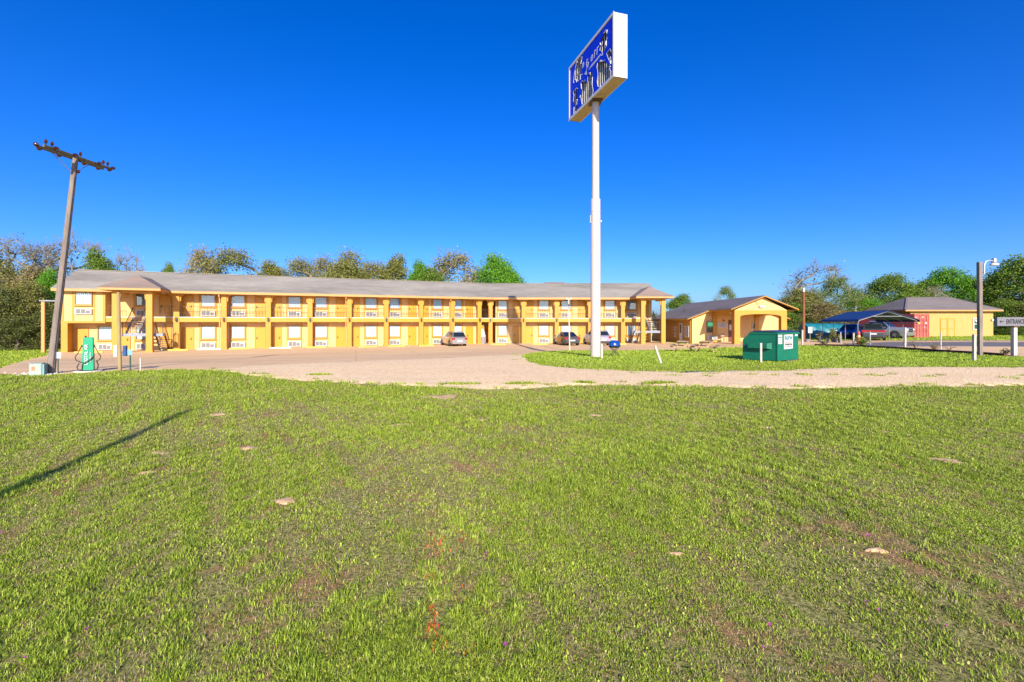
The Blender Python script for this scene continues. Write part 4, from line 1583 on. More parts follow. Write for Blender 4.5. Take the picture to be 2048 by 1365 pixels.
# ------------------------------------------------------------------ dumpster
M['dump'] = paint('green_dumpster_steel', (.003, .165, .095), .5, .2, 1.6, stain=(.03, .11, .075), bmp=.1)
M['dumplid'] = paint('dark_blue_lid', (.03, .045, .11), .45, .15, 2.)
cn = hit(1554, 725)
PH = R(57)
LS, LWD = 1.68, 1.92
es = Vector((-math.cos(PH), math.sin(PH), 0))     # along the side, away to the left
ew = Vector((math.sin(PH), math.cos(PH), 0))      # along the front, away to the right
t = thing('dumpster', 'dark green steel dumpster with blue lid and white stickers on the lawn', 'dumpster', cn)
H1 = 1.40


def DP(s, w, z):
    q = cn + es * s + ew * w
    return (q.x, q.y, q.z + z)


prof = [(0, .06), (LS, .03), (LS, 1.0), (LS - .38, H1 - .03), (0, H1 - .03)]
MB().prism(prof, lambda u, v, k: DP(u, LWD * k, v)).build('body', M['dump'], t, bevel=.012)
r = MB()
for w in (-.03, LWD - .02):
    r.prism([(-.04, H1 - .11), (LS - .36, H1 - .11), (LS - .36, H1 - .03), (-.04, H1 - .03)], lambda u, v, k: DP(u, w + .05 * k, v))
r.prism([(-.045, H1 - .11), (-.003, H1 - .11), (-.003, H1 - .03), (-.045, H1 - .03)], lambda u, v, k: DP(u, .02 + (LWD - .04) * k, v))
r.prism([(-.04, .06), (-.003, .06), (-.003, H1 - .12), (-.04, H1 - .12)], lambda u, v, k: DP(u, -.03 + .07 * k, v))
r.build('rim', M['dump'], t)
MB().prism([(-.05, H1 - .02), (LS - .34, H1 - .02), (LS * .62, H1 + .045), (LS * .35, H1 + .075), (LS * .1, H1 + .05)], lambda u, v, k: DP(u, -.03 + (LWD + .06) * k, v)).build('lid', M['dumplid'], t, bevel=.015)
fp_ = MB()
s0, s1, z0, z1, w = .36, 1.30, .62, .86, .20
fp_.prism([(s0, z1 - .03), (s1, z1 - .03), (s1, z1), (s0, z1)], lambda u, v, k: DP(u, -.003 - w * k, v))
fp_.prism([(s0, z0), (s1, z0), (s1, z0 + .03), (s0, z0 + .03)], lambda u, v, k: DP(u, -.003 - w * k, v))
fp_.prism([(s0, z0 + .03), (s1, z0 + .03), (s1, z1 - .03), (s0, z1 - .03)], lambda u, v, k: DP(u, -.003 - w + .03 - .03 * k, v))
fp_.add([DP(s0 - .12, -.004, z1 + .03), DP(s0, -w, z1), DP(s0, -w, z0), DP(s0 - .12, -.004, z0 - .03)], [(0, 1, 2, 3)])
fp_.build('fork_pocket', M['dump'], t)


def front(a, z, d=.0):
    """point on the sticker side: a along the front, d outwards"""
    q = cn + ew * a - es * d
    return Vector((q.x, q.y, q.z + z))


def board(a0, a1, z0, z1, mat, name, d=.006, skew=0., par=None):
    mb = MB()
    mb.prism([(a0, z0), (a1, z0 + skew), (a1, z1 + skew), (a0, z1)], lambda u, v, k: front(u, v, d * k + .001))
    return mb.build(name, mat, par or t)


st = board(.60, 1.40, .58, 1.27, M['sign_white'], 'sticker', skew=.02)
s2 = board(.09, .44, .84, 1.27, M['sign_white'], 'sticker')
board(.11, .42, 1.135, 1.165, M['letter_black'], 'stripe', .010, par=s2)
board(.21, .32, .965, 1.0, paint('red_mark', (.55, .05, .04), .5, .1, 5.), 'red_mark', .010, par=s2)
board(.14, .39, .905, .92, M['letter_black'], 'stripe', .010, par=s2)
board(.14, .39, 1.05, 1.065, M['letter_black'], 'stripe', .010, par=s2)
board(1.60, 1.84, 1.19, 1.29, M['sign_white'], 'sticker')
M['teal_ink'] = paint('teal_ink', (.01, .20, .24), .5, .08, 4.)
M['red_ink'] = paint('red_ink', (.5, .12, .14), .5, .1, 4.)


def dwrite(txt, a, z, size, mat, sx=1., d=.011, shear=0., off=0.):
    writing(txt, mat, st, frame_mtx(front(a, z, d) - OFF[t.name], ew, (0, 0, 1)), size, .002, sx=sx, shear=shear, off=off)


dwrite('burw', .99, 1.13, .34, M['teal_ink'], .95, off=.008)
dwrite('waste services', .99, .91, .075, M['red_ink'], 1.1)
dwrite('979.860.9246', .99, .795, .125, M['letter_black'], .95, off=.004)
dwrite('www.burwwaste.com', .99, .69, .07, M['letter_black'], 1.0)
MB().beam(front(.75, .02, .03), front(1.85, .03, .06), .10, .07).build('skid', M['armwood'], t)

# ------------------------------------------------------------------ lobby building
lz = -.28
lobby = thing('lobby_building', 'single storey yellow motel lobby with arched gable porch and grey roof', 'building', (23.5, 52, lz))
RX, RZ = 23.45, 4.36                         # ridge
P_Y, B_Y, E_Y = 44.9, 50.0, 64.              # porch front, body front, back end
pl, pr_ = 20.35, 26.55                       # porch eaves
bl, brr = 18.15, 28.75                       # body eaves
pit = (RZ - 3.13) / (RX - pl)
zpe = RZ - pit * (RX - pl)
zbe = RZ - pit * (RX - bl)
rf = MB()


def plane(mb, x0, z0, x1, z1, y0, y1, th_=.06):
    mb.add([(x0, y0, z0), (x1, y0, z1), (x1, y1, z1), (x0, y1, z0), (x0, y0, z0 - th_), (x1, y0, z1 - th_), (x1, y1, z1 - th_), (x0, y1, z0 - th_)],
           [(0, 1, 2, 3), (7, 6, 5, 4), (0, 4, 5, 1), (1, 5, 6, 2), (2, 6, 7, 3), (3, 7, 4, 0)])


plane(rf, pl, zpe, RX, RZ, P_Y - .35, B_Y - .4)
plane(rf, RX, RZ, pr_, zpe, P_Y - .35, B_Y - .4)
plane(rf, bl, zbe, RX, RZ, B_Y - .4, E_Y)
plane(rf, RX, RZ, brr, zbe, B_Y - .4, E_Y)
lro = rf.build('roof', M['roof_dark'], lobby)
fa = MB()
for sg, xe, ze in ((-1, pl, zpe), (1, pr_, zpe)):
    fa.beam((RX, P_Y - .37, RZ - .10), (xe, P_Y - .37, ze - .10), .05, .24, (0, 1, 0))
    fa.beam((xe, P_Y - .35, ze - .12), (xe, B_Y - .4, ze - .12), .04, .16)
for xe, x2 in ((bl, pl), (brr, pr_)):
    fa.beam((x2, B_Y - .42, RZ - pit * abs(RX - x2) - .10), (xe, B_Y - .42, zbe - .10), .05, .22, (0, 1, 0))
    fa.beam((xe, B_Y - .4, zbe - .12), (xe, E_Y, zbe - .12), .04, .16)
fa.build('fascia', M['gold'], lro)
# soffit of the porch
MB().box(pl + .05, pr_ - .05, P_Y + .2, B_Y - .02, zpe - .16, zpe - .13).build('soffit', M['soffit'], lro)
# porch: front with arch, side arches
pxl, pxr = 20.82, 25.72
zbm = zpe - .15


def arch_front(x0, x1, z0, zt, pier, rise, zspring, f):
    n = 12
    pts = [(x0, z0), (x0 + pier, z0), (x0 + pier, zspring)]
    for k in range(1, n):
        a = math.pi * k / n
        xm = (x0 + x1) / 2
        hw = (x1 - x0) / 2 - pier
        pts.append((xm - hw * math.cos(a), zspring + rise * math.sin(a) ** .8))
    pts += [(x1 - pier, zspring), (x1 - pier, z0), (x1, z0), (x1, zt), (x0, zt)]
    tri = tessellate_polygon([[Vector((u, v, 0)) for u, v in pts]])
    m = MB()
    q = len(pts)
    m.add([f(u, v, 0) for u, v in pts] + [f(u, v, 1) for u, v in pts],
          [tuple(tr) for tr in tri] + [tuple(i + q for i in reversed(tr)) for tr in tri] + [(i, (i + 1) % q, q + (i + 1) % q, q + i) for i in range(q)])
    return m


arch_front(pxl, pxr, lz - .2, zbm, .52, .26, zbm - .62, lambda u, v, k: (u, P_Y + .5 * k, v)).build('porch_arch', M['orange'], lobby)
for x in (pxl + .06, pxr - .46):
    arch_front(P_Y + .502, B_Y - .02, lz - .2, zbm - .003, .10, .3, zbm - .75, lambda u, v, k: (x + .4 * k, u, v)).build('porch_arch', M['orange'], lobby)
gw = MB()
gw.add([(pxl, P_Y, zbm), (pxr, P_Y, zbm), (RX, P_Y, RZ - .12), (pxl, P_Y + .3, zbm), (pxr, P_Y + .3, zbm), (RX, P_Y + .3, RZ - .12)], [(0, 1, 2), (5, 4, 3), (1, 4, 5, 2), (0, 2, 5, 3)])
gw.build('gable_wall', M['wall'], lobby)
em = MB().lathe([(.30, 0), (.30, .04), (.24, .05), (.24, .03), (.17, .03), (.17, .07), (.05, .09)], 20)
em.v = [(RX - .32 + x, P_Y - .002 - z, RZ - .62 + y) for x, y, z in em.v]
for k in range(10):
    a = k * math.pi / 5
    em.beam((RX - .32 + .25 * math.cos(a), P_Y - .05, RZ - .62 + .25 * math.sin(a)), (RX - .32 + .36 * math.cos(a), P_Y - .05, RZ - .62 + .36 * math.sin(a)), .05, .05, (0, 1, 0))
em.build('sun_emblem', M['wall'], lobby)
MB().box(RX - .38, RX + .05, P_Y - .22, P_Y - .003, RZ - 1.13, RZ - .95).build('flood_light', M['white'], lobby, bevel=.03)
# body walls
bw = MB()
bw.box(18.75, 28.15, B_Y, B_Y + .2, lz - .2, zbe + .1)
bw.box(18.75, 18.95, B_Y + .2, E_Y - .2, lz - .2, zbe - .02)
bw.box(27.95, 28.15, B_Y + .2, E_Y - .2, lz - .2, zbe - .02)
bw.add([(18.75, B_Y, zbe + .1), (28.15, B_Y, zbe + .1), (RX, B_Y, RZ - .12), (18.75, B_Y + .2, zbe + .1), (28.15, B_Y + .2, zbe + .1), (RX, B_Y + .2, RZ - .12)], [(0, 1, 2), (5, 4, 3), (1, 4, 5, 2), (0, 2, 5, 3)])
bw.build('wall', M['wall'], lobby)
MB().box(18.66, 18.748, B_Y + .3, E_Y - .3, lz - .1, zbe - .15).build('side_shade_sheet', M['orange'], lobby)  # orange sheet putting the left wall's shade into colour


def yb(px):
    return atY(px, B_Y)


def zy(py):
    return hgt(py, B_Y)


# office window, sign, door, cart things on the front wall
wx0, wx1 = yb(1412.8), yb(1433.2)
f = MB()
f.holed([[(wx0, zy(666)), (wx1, zy(666)), (wx1, zy(642.5)), (wx0, zy(642.5))], [(wx0 + .06, zy(666) + .06), (wx1 - .06, zy(666) + .06), (wx1 - .06, zy(642.5) - .06), (wx0 + .06, zy(642.5) - .06)]], lambda u, v, k: (u, B_Y - .002 - .09 * k, v))
fo = f.build('window', M['frame_dark'], lobby)
MB().box(wx0 + .05, wx1 - .05, B_Y - .03, B_Y - .02, zy(666) + .05, zy(642.5) - .05).build('pane', M['darkglass'], fo)
m, nt, b = new_mat('green_open_sign')
b.inputs['Base Color'].default_value = (.0, .25, .09, 1)
b.inputs['Emission Color'].default_value = (0., .55, .18, 1)
b.inputs['Emission Strength'].default_value = .5
MB().box(yb(1415.5), yb(1427.5), B_Y - .05, B_Y - .035, zy(652.8), zy(645.6)).build('open_sign', m, fo)
writing('OPEN', M['letter_white'], fo, frame_mtx(Vector((yb(1421.4), B_Y - .056, zy(649.2))) - OFF[lobby.name], (1, 0, 0), (0, 0, 1)), .26, .003, sx=.9)
MB().box(yb(1436.3), yb(1453.7), B_Y - .03, B_Y - .003, zy(655.3), zy(645.8)).build('wall_sign', M['sign_white'], lobby)
for tx, py, s in (('LOBBY', 647.8, .13), ('PLEASE REGISTER', 650.2, .13), ('AT THIS DOOR', 653.3, .13)):
    writing(tx, paint('plum_letters', (.16, .06, .20), .5, .1, 4.), lobby, frame_mtx(Vector((yb(1445), B_Y - .034, zy(py))) - OFF[lobby.name], (1, 0, 0), (0, 0, 1)), s, .002, sx=.72, off=.003)
MB().lathe([(.05, 0), (.09, .08), (.02, .16)], 10, (yb(1447.2), B_Y - .09, zy(642.6))).build('wall_lamp', M['iron'], lobby)
do = MB().box(yb(1456.5), yb(1466.5), B_Y - .05, B_Y - .002, lz, zy(640.5)).build('door', paint('brick_brown_door', (.16, .035, .02), .5, .1, 3.), lobby)
MB().box(yb(1458), yb(1463.8), B_Y - .062, B_Y - .051, zy(661), zy(649.8)).build('notice', M['sign_white'], do)
MB().tube([(pxl + .02, P_Y + .55, lz), (pxl + .02, P_Y + .55, zbm - .35), (pxl - .3, P_Y + .6, zbm - .1)], .05, 8).build('downspout', M['fascia'], lobby)
# drive up window inside the porch
w0, w1 = atY(1503.5, B_Y), atY(1515.5, B_Y)
f = MB().holed([[(w0, zy(659)), (w1, zy(659)), (w1, zy(645.5)), (w0, zy(645.5))], [(w0 + .07, zy(659) + .07), (w1 - .07, zy(659) + .07), (w1 - .07, zy(645.5) - .07), (w0 + .07, zy(645.5) - .07)]], lambda u, v, k: (u, B_Y - .002 - .09 * k, v))
fo = f.build('window', M['ac'], lobby)
MB().box(w0 + .05, w1 - .05, B_Y - .03, B_Y - .02, zy(659) + .05, zy(645.5) - .05).build('pane', M['darkglass'], fo)
# side wall windows, door (face left)
for y0, y1, z0, z1, nm in ((50.55, 51.05, .55, 1.75, 'window'), (51.3, 51.7, .55, 1.75, 'window'), (54.6, 55.1, .45, .95, 'window'), (54.6, 55.1, 1.15, 1.65, 'window')):
    f = MB().holed([[(y0, lz + z0), (y1, lz + z0), (y1, lz + z1), (y0, lz + z1)], [(y0 + .08, lz + z0 + .08), (y1 - .08, lz + z0 + .08), (y1 - .08, lz + z1 - .08), (y0 + .08, lz + z1 - .08)]], lambda u, v, k: (18.655 - .06 * k, u, v))
    fo = f.build(nm, M['white'], lobby)
    MB().box(18.64, 18.65, y0 + .06, y1 - .06, lz + z0 + .06, lz + z1 - .06).build('pane', M['darkglass'], fo)
do = MB().box(18.60, 18.655, 52.55, 53.4, lz, lz + 2.05).build('side_door', M['white'], lobby)
MB().box(18.585, 18.598, 52.75, 53.2, lz + .95, lz + 1.9).build('pane', M['darkglass'], do)
MB().box(18.45, 18.62, 52.0, 52.06, lz, lz + .02).build('step', M['concrete_pale'], lobby)
vt = MB().tube([(20.3, 56.5, RZ - pit * (RX - 20.3) - .1), (20.3, 56.5, RZ - pit * (RX - 20.3) + .35)], .06, 8)
vt.build('vent_pipe', M['iron'], lobby)
# wall air conditioner and chair by the lobby wall
c = MB().box(yb(1414), yb(1432.5), B_Y - .30, B_Y - .003, zy(679.5), zy(672)).build('air_conditioner', M['ac'], lobby, bevel=.02)
g_ = MB()
for i in range(6):
    z = zy(679.5) + .06 + i * .05
    g_.box(yb(1415.5), yb(1422), B_Y - .308, B_Y - .301, z, z + .025).box(yb(1424), yb(1431), B_Y - .308, B_Y - .301, z, z + .025)
g_.build('grille', M['grille'], c)
q = Vector((yb(1441), B_Y - .8, gz(yb(1441), B_Y - .8) + .03))
t = thing('porch_chair', 'small wooden chair by the lobby wall under the white wall sign', 'chair', q, R(15))
MB().box(-.22, .22, -.2, .2, .40, .44).build('seat', M['tablewood'], t, local=True)
MB().box(-.22, .22, .18, .21, .55, .86).build('backrest', M['tabledark'], t, local=True)
for x in (-.2, .2):
    for y in (-.18, .195):
        MB().box(x - .02, x + .02, y - .02, y + .02, 0, .40 if y < 0 else .86).build('leg', M['tabledark'], t, local=True)
# ------------------------------------------------------------------ cars
M['tyre'] = paint('tyre_rubber', (.016, .015, .015), .8, .2, 6.)
M['rim'] = paint('alloy_rim', (.45, .43, .42), .35, .08, 5., metal=.6)
M['carglass'] = glass_mat('car_glass', dark=(.012, .018, .022))
M['red_lens'] = paint('red_lens', (.42, .012, .012), .2, .06, 5., coat=.5)
M['white_lens'] = paint('clear_lens', (.75, .75, .74), .15, .04, 5., coat=.5)
M['plate'] = paint('number_plate', (.7, .7, .68), .5, .1, 8.)
M['plastic'] = paint('black_plastic', (.03, .03, .032), .6, .15, 5.)


def car(label, loc, yaw, col, L=4.6, W=1.8, Hh=1.5, kind='wagon', lightbar=False, metal=.5, group=None, name='parked_car', cat='car'):
    """local axes: +y is the front of the car"""
    t = thing(name, label, cat, loc, yaw, group)
    body = paint(name + '_paint', col, .3, .03, 2., metal=metal, coat=.8)
    gc = .17 if kind != 'pickup' else .25
    wr = .32 if kind != 'pickup' else .40
    belt = {'wagon': .93, 'suv': 1.02, 'coupe': .88, 'sedan': .9, 'pickup': 1.12}[kind]
    hood = {'wagon': .90, 'suv': 1.0, 'coupe': .82, 'sedan': .84, 'pickup': 1.16}[kind]
    deck = {'wagon': .98, 'suv': 1.06, 'coupe': .98, 'sedan': .98, 'pickup': 1.14}[kind]
    f, r = L / 2, -L / 2
    hw = W / 2
    if kind == 'pickup':
        st = [(f, gc + .12, hood - .12, .88), (f - .06, gc + .02, hood - .03, .96), (f - .6, gc, hood + .02, .995), (f - 1.5, gc, belt + .06, 1.), (0, gc, belt + .02, 1.), (r + .3, gc + .03, deck, 1.), (r, gc + .12, deck - .01, .97)]
    else:
        st = [(f, gc + .14, hood - .28, .76), (f - .10, gc + .03, hood - .16, .90), (f - .45, gc, hood - .06, .975), (f - 1.15, gc, hood + .02, 1.), (.35, gc, belt, 1.), (-.6, gc, belt + .02, 1.),
              (r + .55, gc + .01, deck, .985), (r + .12, gc + .08, deck - .02, .93), (r, gc + .18, deck - .12, .85)]
    mb = MB()
    pts, fc = [], []
    for y, z0, z1, k in st:
        w = hw * k
        h = z1 - z0
        ring = [(-w * .86, z0), (w * .86, z0), (w * .97, z0 + .10), (w, z0 + h * .45), (w * .985, z0 + h * .8), (w * .93, z1 - .02), (w * .8, z1), (-w * .8, z1), (-w * .93, z1 - .02), (-w * .985, z0 + h * .8), (-w, z0 + h * .45), (-w * .97, z0 + .10)]
        pts += [(x, y, z) for x, z in ring]
    n = 12
    for i in range(len(st) - 1):
        for k in range(n):
            fc.append((i * n + k, (i + 1) * n + k, (i + 1) * n + (k + 1) % n, i * n + (k + 1) % n))
    fc += [tuple(range(n)), tuple(reversed(range((len(st) - 1) * n, len(st) * n)))]
    mb.add(pts, fc)
    # greenhouse
    gh = {'wagon': (f - 1.28, f - 2.05, r + .55, r + .10), 'suv': (f - 1.2, f - 1.9, r + .5, r + .12), 'coupe': (f - 1.35, f - 2.15, r + 1.45, r + .42),
          'sedan': (f - 1.3, f - 2.1, r + 1.3, r + .6), 'pickup': (f - 1.45, f - 2.15, r + 1.95, r + 1.75)}[kind]
    yb0, yt0, yt1, yb1 = gh
    zb0 = belt - .01
    bw, tw = hw * .90, hw * .72
    base = [(-bw * .93, yb0), (bw * .93, yb0), (bw, (yb0 + yb1) / 2), (bw * .95, yb1), (-bw * .95, yb1), (-bw, (yb0 + yb1) / 2)]
    topp = [(-tw * .93, yt0), (tw * .93, yt0), (tw, (yt0 + yt1) / 2), (tw * .95, yt1), (-tw * .95, yt1), (-tw, (yt0 + yt1) / 2)]
    crown = [(x * .8, y * .96 + .04 * (yt0 + yt1) / 2) for x, y in topp]
    p = [(x, y, zb0) for x, y in base] + [(x, y, Hh - .05) for x, y in topp] + [(x, y, Hh) for x, y in crown]
    fcs = [(5, 4, 3, 2, 1, 0)] + [(i, (i + 1) % 6, 6 + (i + 1) % 6, 6 + i) for i in range(6)] + [(6 + i, 6 + (i + 1) % 6, 12 + (i + 1) % 6, 12 + i) for i in range(6)] + [tuple(range(12, 18))]
    mb.add(p, fcs)
    if kind == 'pickup':
        pass
    mb.build('body', body, t, local=True, smooth_=True, bevel=.02)

    def win(i, j, m=.08, mz0=.07, mz1=.06, name_='window', a0=0., a1=1.):
        B0, B1 = Vector((*base[i], zb0)), Vector((*base[j], zb0))
        T0, T1 = Vector((*topp[i], Hh - .05)), Vector((*topp[j], Hh - .05))
        nrm = (B1 - B0).cross(T0 - B0).normalized()
        c = (B0 + B1 + T0 + T1) / 4
        if nrm.dot(c - Vector((0, (yb0 + yb1) / 2, c.z))) < 0:
            nrm = -nrm

        def q(a, b):
            return B0.lerp(B1, a).lerp(T0.lerp(T1, a), b)
        a_0, a_1 = a0 + m * (a1 - a0), a1 - m * (a1 - a0)
        P4 = [q(a_0, mz0 * 2), q(a_1, mz0 * 2), q(a_1, 1 - mz1), q(a_0, 1 - mz1)]
        MB().add([v + nrm * .004 for v in P4] + [v + nrm * .014 for v in P4], [(0, 3, 2, 1), (4, 5, 6, 7), (0, 1, 5, 4), (1, 2, 6, 5), (2, 3, 7, 6), (3, 0, 4, 7)]).build(name_, M['carglass'], t, local=True)
    win(0, 1, .05, name_='windshield')
    win(3, 4, .06, name_='rear_window')
    for i, j in ((1, 2), (2, 3), (4, 5), (5, 0)):
        win(i, j, .07)
    # wheels
    wb = .60 * L
    for x in (-1, 1):
        for y in (wb / 2 + .04, -wb / 2 - .02):
            cx = x * (hw - .10)
            w = MB()
            ring = [(cx - .11, wr * .93), (cx - .09, wr), (cx + .09, wr), (cx + .11, wr * .93), (cx + .11, wr * .6), (cx - .11, wr * .6)]
            nn = 20
            pp = [(a, y + b * math.cos(6.2832 * k / nn), wr + b * math.sin(6.2832 * k / nn)) for a, b in ring for k in range(nn)]
            w.add(pp, [(i * nn + k, i * nn + (k + 1) % nn, ((i + 1) % 6) * nn + (k + 1) % nn, ((i + 1) % 6) * nn + k) for i in range(6) for k in range(nn)])
            wo = w.build('wheel', M['tyre'], t, local=True, smooth_=True)
            rm = MB()
            xo = cx + x * .075
            rm.tube([(xo - .03 * x, y, wr), (xo + .0 * x, y, wr)], wr * .62, 20)
            for k in range(5):
                a = k * 1.2566
                rm.beam((xo + .015 * x, y, wr), (xo + .015 * x, y + wr * .56 * math.cos(a), wr + wr * .56 * math.sin(a)), .05, .03, (1, 0, 0))
            rm.build('rim', M['rim'], wo, local=True)
            ar = MB()
            ar.tube([(x * (hw - .02), y, wr), (x * (hw + .004), y, wr)], wr * 1.14, 22)
            ar.build('wheel_arch', M['plastic'], t, local=True)
    # lights
    zl = deck - .20
    rw = hw * (.93 if kind != 'pickup' else .97)
    for x in (-1, 1):
        if kind == 'pickup':
            MB().box(*sorted((x * rw * .86, x * (rw + .02))), r - .02, r + .1, zl - .3, zl + .12).build('tail_light', M['red_lens'], t, local=True, bevel=.01)
            MB().box(*sorted((x * hw * .60, x * hw * .94)), f - .09, f + .02, hood - .30, hood - .13).build('headlight', M['white_lens'], t, local=True, bevel=.015)
        else:
            MB().box(*sorted((x * hw * .58, x * hw * .94)), r - .015, r + .22, zl - .10, zl + .10).build('tail_light', M['red_lens'], t, local=True, bevel=.02)
            MB().box(*sorted((x * hw * .50, x * hw * .90)), f - .30, f - .03, hood - .33, hood - .20).build('headlight', M['white_lens'], t, local=True, bevel=.02)
        MB().box(*sorted((x * (hw - .02), x * (hw + .15))), yb0 - .30, yb0 - .16, belt + .0, belt + .15).build('mirror', body if kind != 'pickup' else M['plastic'], t, local=True, bevel=.02)
        for y in (.15, -.75):
            MB().box(*sorted((x * (hw * .985), x * (hw + .015))), y - .1, y + .1, belt - .16, belt - .13).build('door_handle', body, t, local=True)
    if lightbar:
        MB().box(-hw * .57, hw * .57, r - .012, r + .18, zl - .04, zl + .08).build('light_bar', M['red_lens'], t, local=True)
        MB().box(-hw * .8, hw * .8, r - .014, r + .15, zl - .14, zl - .105).build('trim_bar', M['rim'], t, local=True)
    MB().box(-.26, .26, r - .02, r - .004 + .12, zl - .30, zl - .17).build('number_plate', M['plate'], t, local=True)
    MB().box(-hw * .82, hw * .82, r - .035, r + .25, gc + .10, gc + .30).build('rear_bumper', body if kind in ('wagon', 'sedan') else M['plastic'] if kind != 'pickup' else M['rim'], t, local=True, bevel=.03)
    if kind == 'pickup':
        MB().box(-hw * .56, hw * .56, f - .05, f + .025, hood - .48, hood - .12).build('grille', M['plastic'], t, local=True, bevel=.02)
        MB().box(-hw * .94, hw * .94, f - .1, f + .06, gc + .10, gc + .36).build('front_bumper', M['rim'], t, local=True, bevel=.03)
        MB().box(-hw * .40, hw * .40, f + .026, f + .036, hood - .31, hood - .28).build('grille_bar', M['rim'], t, local=True)
        bd = MB().box(-hw * .8, hw * .8, r + .1, r + 1.6, deck + .002, deck + .03)
        bd.build('bed_cover', M['plastic'], t, local=True)
    else:
        MB().box(-hw * .48, hw * .48, f - .12, f + .012, hood - .36, hood - .24).build('grille', M['plastic'], t, local=True, bevel=.01)
        MB().box(-hw * .62, hw * .62, f - .15, f + .015, gc + .12, gc + .24).build('air_intake', M['plastic'], t, local=True, bevel=.01)
    if kind in ('wagon', 'suv'):
        for x in (-1, 1):
            MB().tube([(x * tw * .86, yt0 - .05, Hh - .01), (x * tw * .88, yt0 - .2, Hh + .05), (x * tw * .88, yt1 + .2, Hh + .05), (x * tw * .86, yt1 + .05, Hh - .01)], .018, 6).build('roof_rail', M['plastic'], t, local=True)
    return t


def cloc(x, y):
    return (x, y, gz(x, y) + .025)


car('silver station wagon parked at an angle before the left motel wing', cloc(-6.35, 52.0), R(24), (.46, .43, .41), 4.6, 1.78, 1.5, 'wagon', metal=.6, group='cars parked at the motel')
car('dark grey coupe parked nose in before the right motel wing', cloc(5.9, 52.6), R(12), (.10, .10, .12), 4.6, 1.82, 1.42, 'coupe', metal=.6, group='cars parked at the motel')
car('pale lilac grey car half hidden behind the big sign pole', cloc(9.2, 52.4), R(10), (.45, .42, .50), 4.5, 1.82, 1.55, 'suv', metal=.5, group='cars parked at the motel')
car('bright blue car facing the road under the metal carport', cloc(35.8, 50.8), R(120), (.01, .06, .42), 4.3, 1.8, 1.52, 'sedan', metal=.3, group='vehicles at the carport')
car('dark grey sport utility vehicle with full width red light bar at the carport', cloc(35.3, 46.95), R(-36), (.10, .11, .13), 4.4, 1.88, 1.62, 'suv', lightbar=True, metal=.5, group='vehicles at the carport')
car('silver pickup truck with black grille parked between carport and red container', cloc(39.7, 51.8), R(212), (.50, .51, .54), 5.4, 1.98, 1.84, 'pickup', metal=.6, group='vehicles at the carport', name='pickup_truck', cat='truck')

# ------------------------------------------------------------------ carport
M['blue_sheet'] = siding('blue_sheet_metal', (.016, .034, .12), 1, .25, .12, .5, .4)
M['grey_sheet'] = paint('grey_carport_steel', (.25, .27, .28), .45, .1, 2.)
cx0, cx1, cy0, cy1 = 31.85, 37.35, 44.2, 49.2
cz, cr = 2.06 + .05, 2.92
t = thing('carport', 'open metal carport with blue gabled sheet roof on thin posts', 'carport', ((cx0 + cx1) / 2, 46.7, gz(34.5, 46.7)))
xm = (cx0 + cx1) / 2
rf = MB()
prof = [(cx0 - .12, cz - .22), (cx0 - .03, cz), (xm, cr), (cx1 + .03, cz), (cx1 + .12, cz - .22), (cx1 + .10, cz - .23), (cx1, cz - .03), (xm, cr - .035), (cx0, cz - .03), (cx0 - .10, cz - .23)]
n = len(prof)
rf.add([(x, cy0 - .15, z) for x, z in prof] + [(x, cy1 + .15, z) for x, z in prof], [(i, (i + 1) % n, n + (i + 1) % n, n + i) for i in range(n)] + [(0, 1, 8, 9), (1, 2, 7, 8), (2, 3, 6, 7), (3, 4, 5, 6)] + [(n + 9, n + 8, n + 1, n), (n + 8, n + 7, n + 2, n + 1), (n + 7, n + 6, n + 3, n + 2), (n + 6, n + 5, n + 4, n + 3)])
rf.build('roof', M['blue_sheet'], t, fix=True)
for y in np.linspace(cy0, cy1, 4):
    g0, g1 = gz(cx0, y), gz(cx1, y)
    MB().tube([(cx0, y, g0), (cx0, y, cz - .35), (cx0 + .12, y, cz - .10), (xm, y, cr - .09), (cx1 - .12, y, cz - .10), (cx1, y, cz - .35), (cx1, y, g1)], .03, 8).build('bow', M['grey_sheet'], t, smooth_=True)
    MB().beam((cx0 + 1.3, y, cr - .52), (cx1 - 1.3, y, cr - .52), .04, .05).build('tie_bar', M['grey_sheet'], t)
for x, g in ((cx0, 0), (cx1, 0)):
    MB().beam((x, cy0, cz - .37), (x, cy1, cz - .37), .04, .05).build('eave_rail', M['grey_sheet'], t)

# ------------------------------------------------------------------ red container
M['cont'] = siding('red_container_side', (.25, .035, .05), 1, .28, .15, .9, .6)
M['cont_end'] = paint('red_container_door', (.47, .095, .07), .6, .18, 1.6, stain=(.58, .32, .26), bmp=.1)
M['cont_rib'] = paint('pale_red_bars', (.55, .22, .18), .55, .1, 3.)
o0 = Vector((44.2, 52.75, gz(44.2, 52.75)))
cang = R(19)
t = thing('shipping_container', 'faded red steel shipping container between carport and yellow shed', 'container', o0, cang)
CL, CW, CHh = 6.06, 2.44, 2.62
MB().box(0, CW, .06, CL, .02, CHh).build('box', M['cont'], t, local=True)
mb = MB()
for x in (0, CW - .1):
    mb.box(x - .004, x + .104, -.03, .06, 0, CHh + .01)
mb.box(.104, CW - .104, -.03, .06, CHh - .14, CHh + .008).box(.104, CW - .104, -.03, .06, .0, .16)
mb.build('corner_post', M['cont_end'], t, local=True)
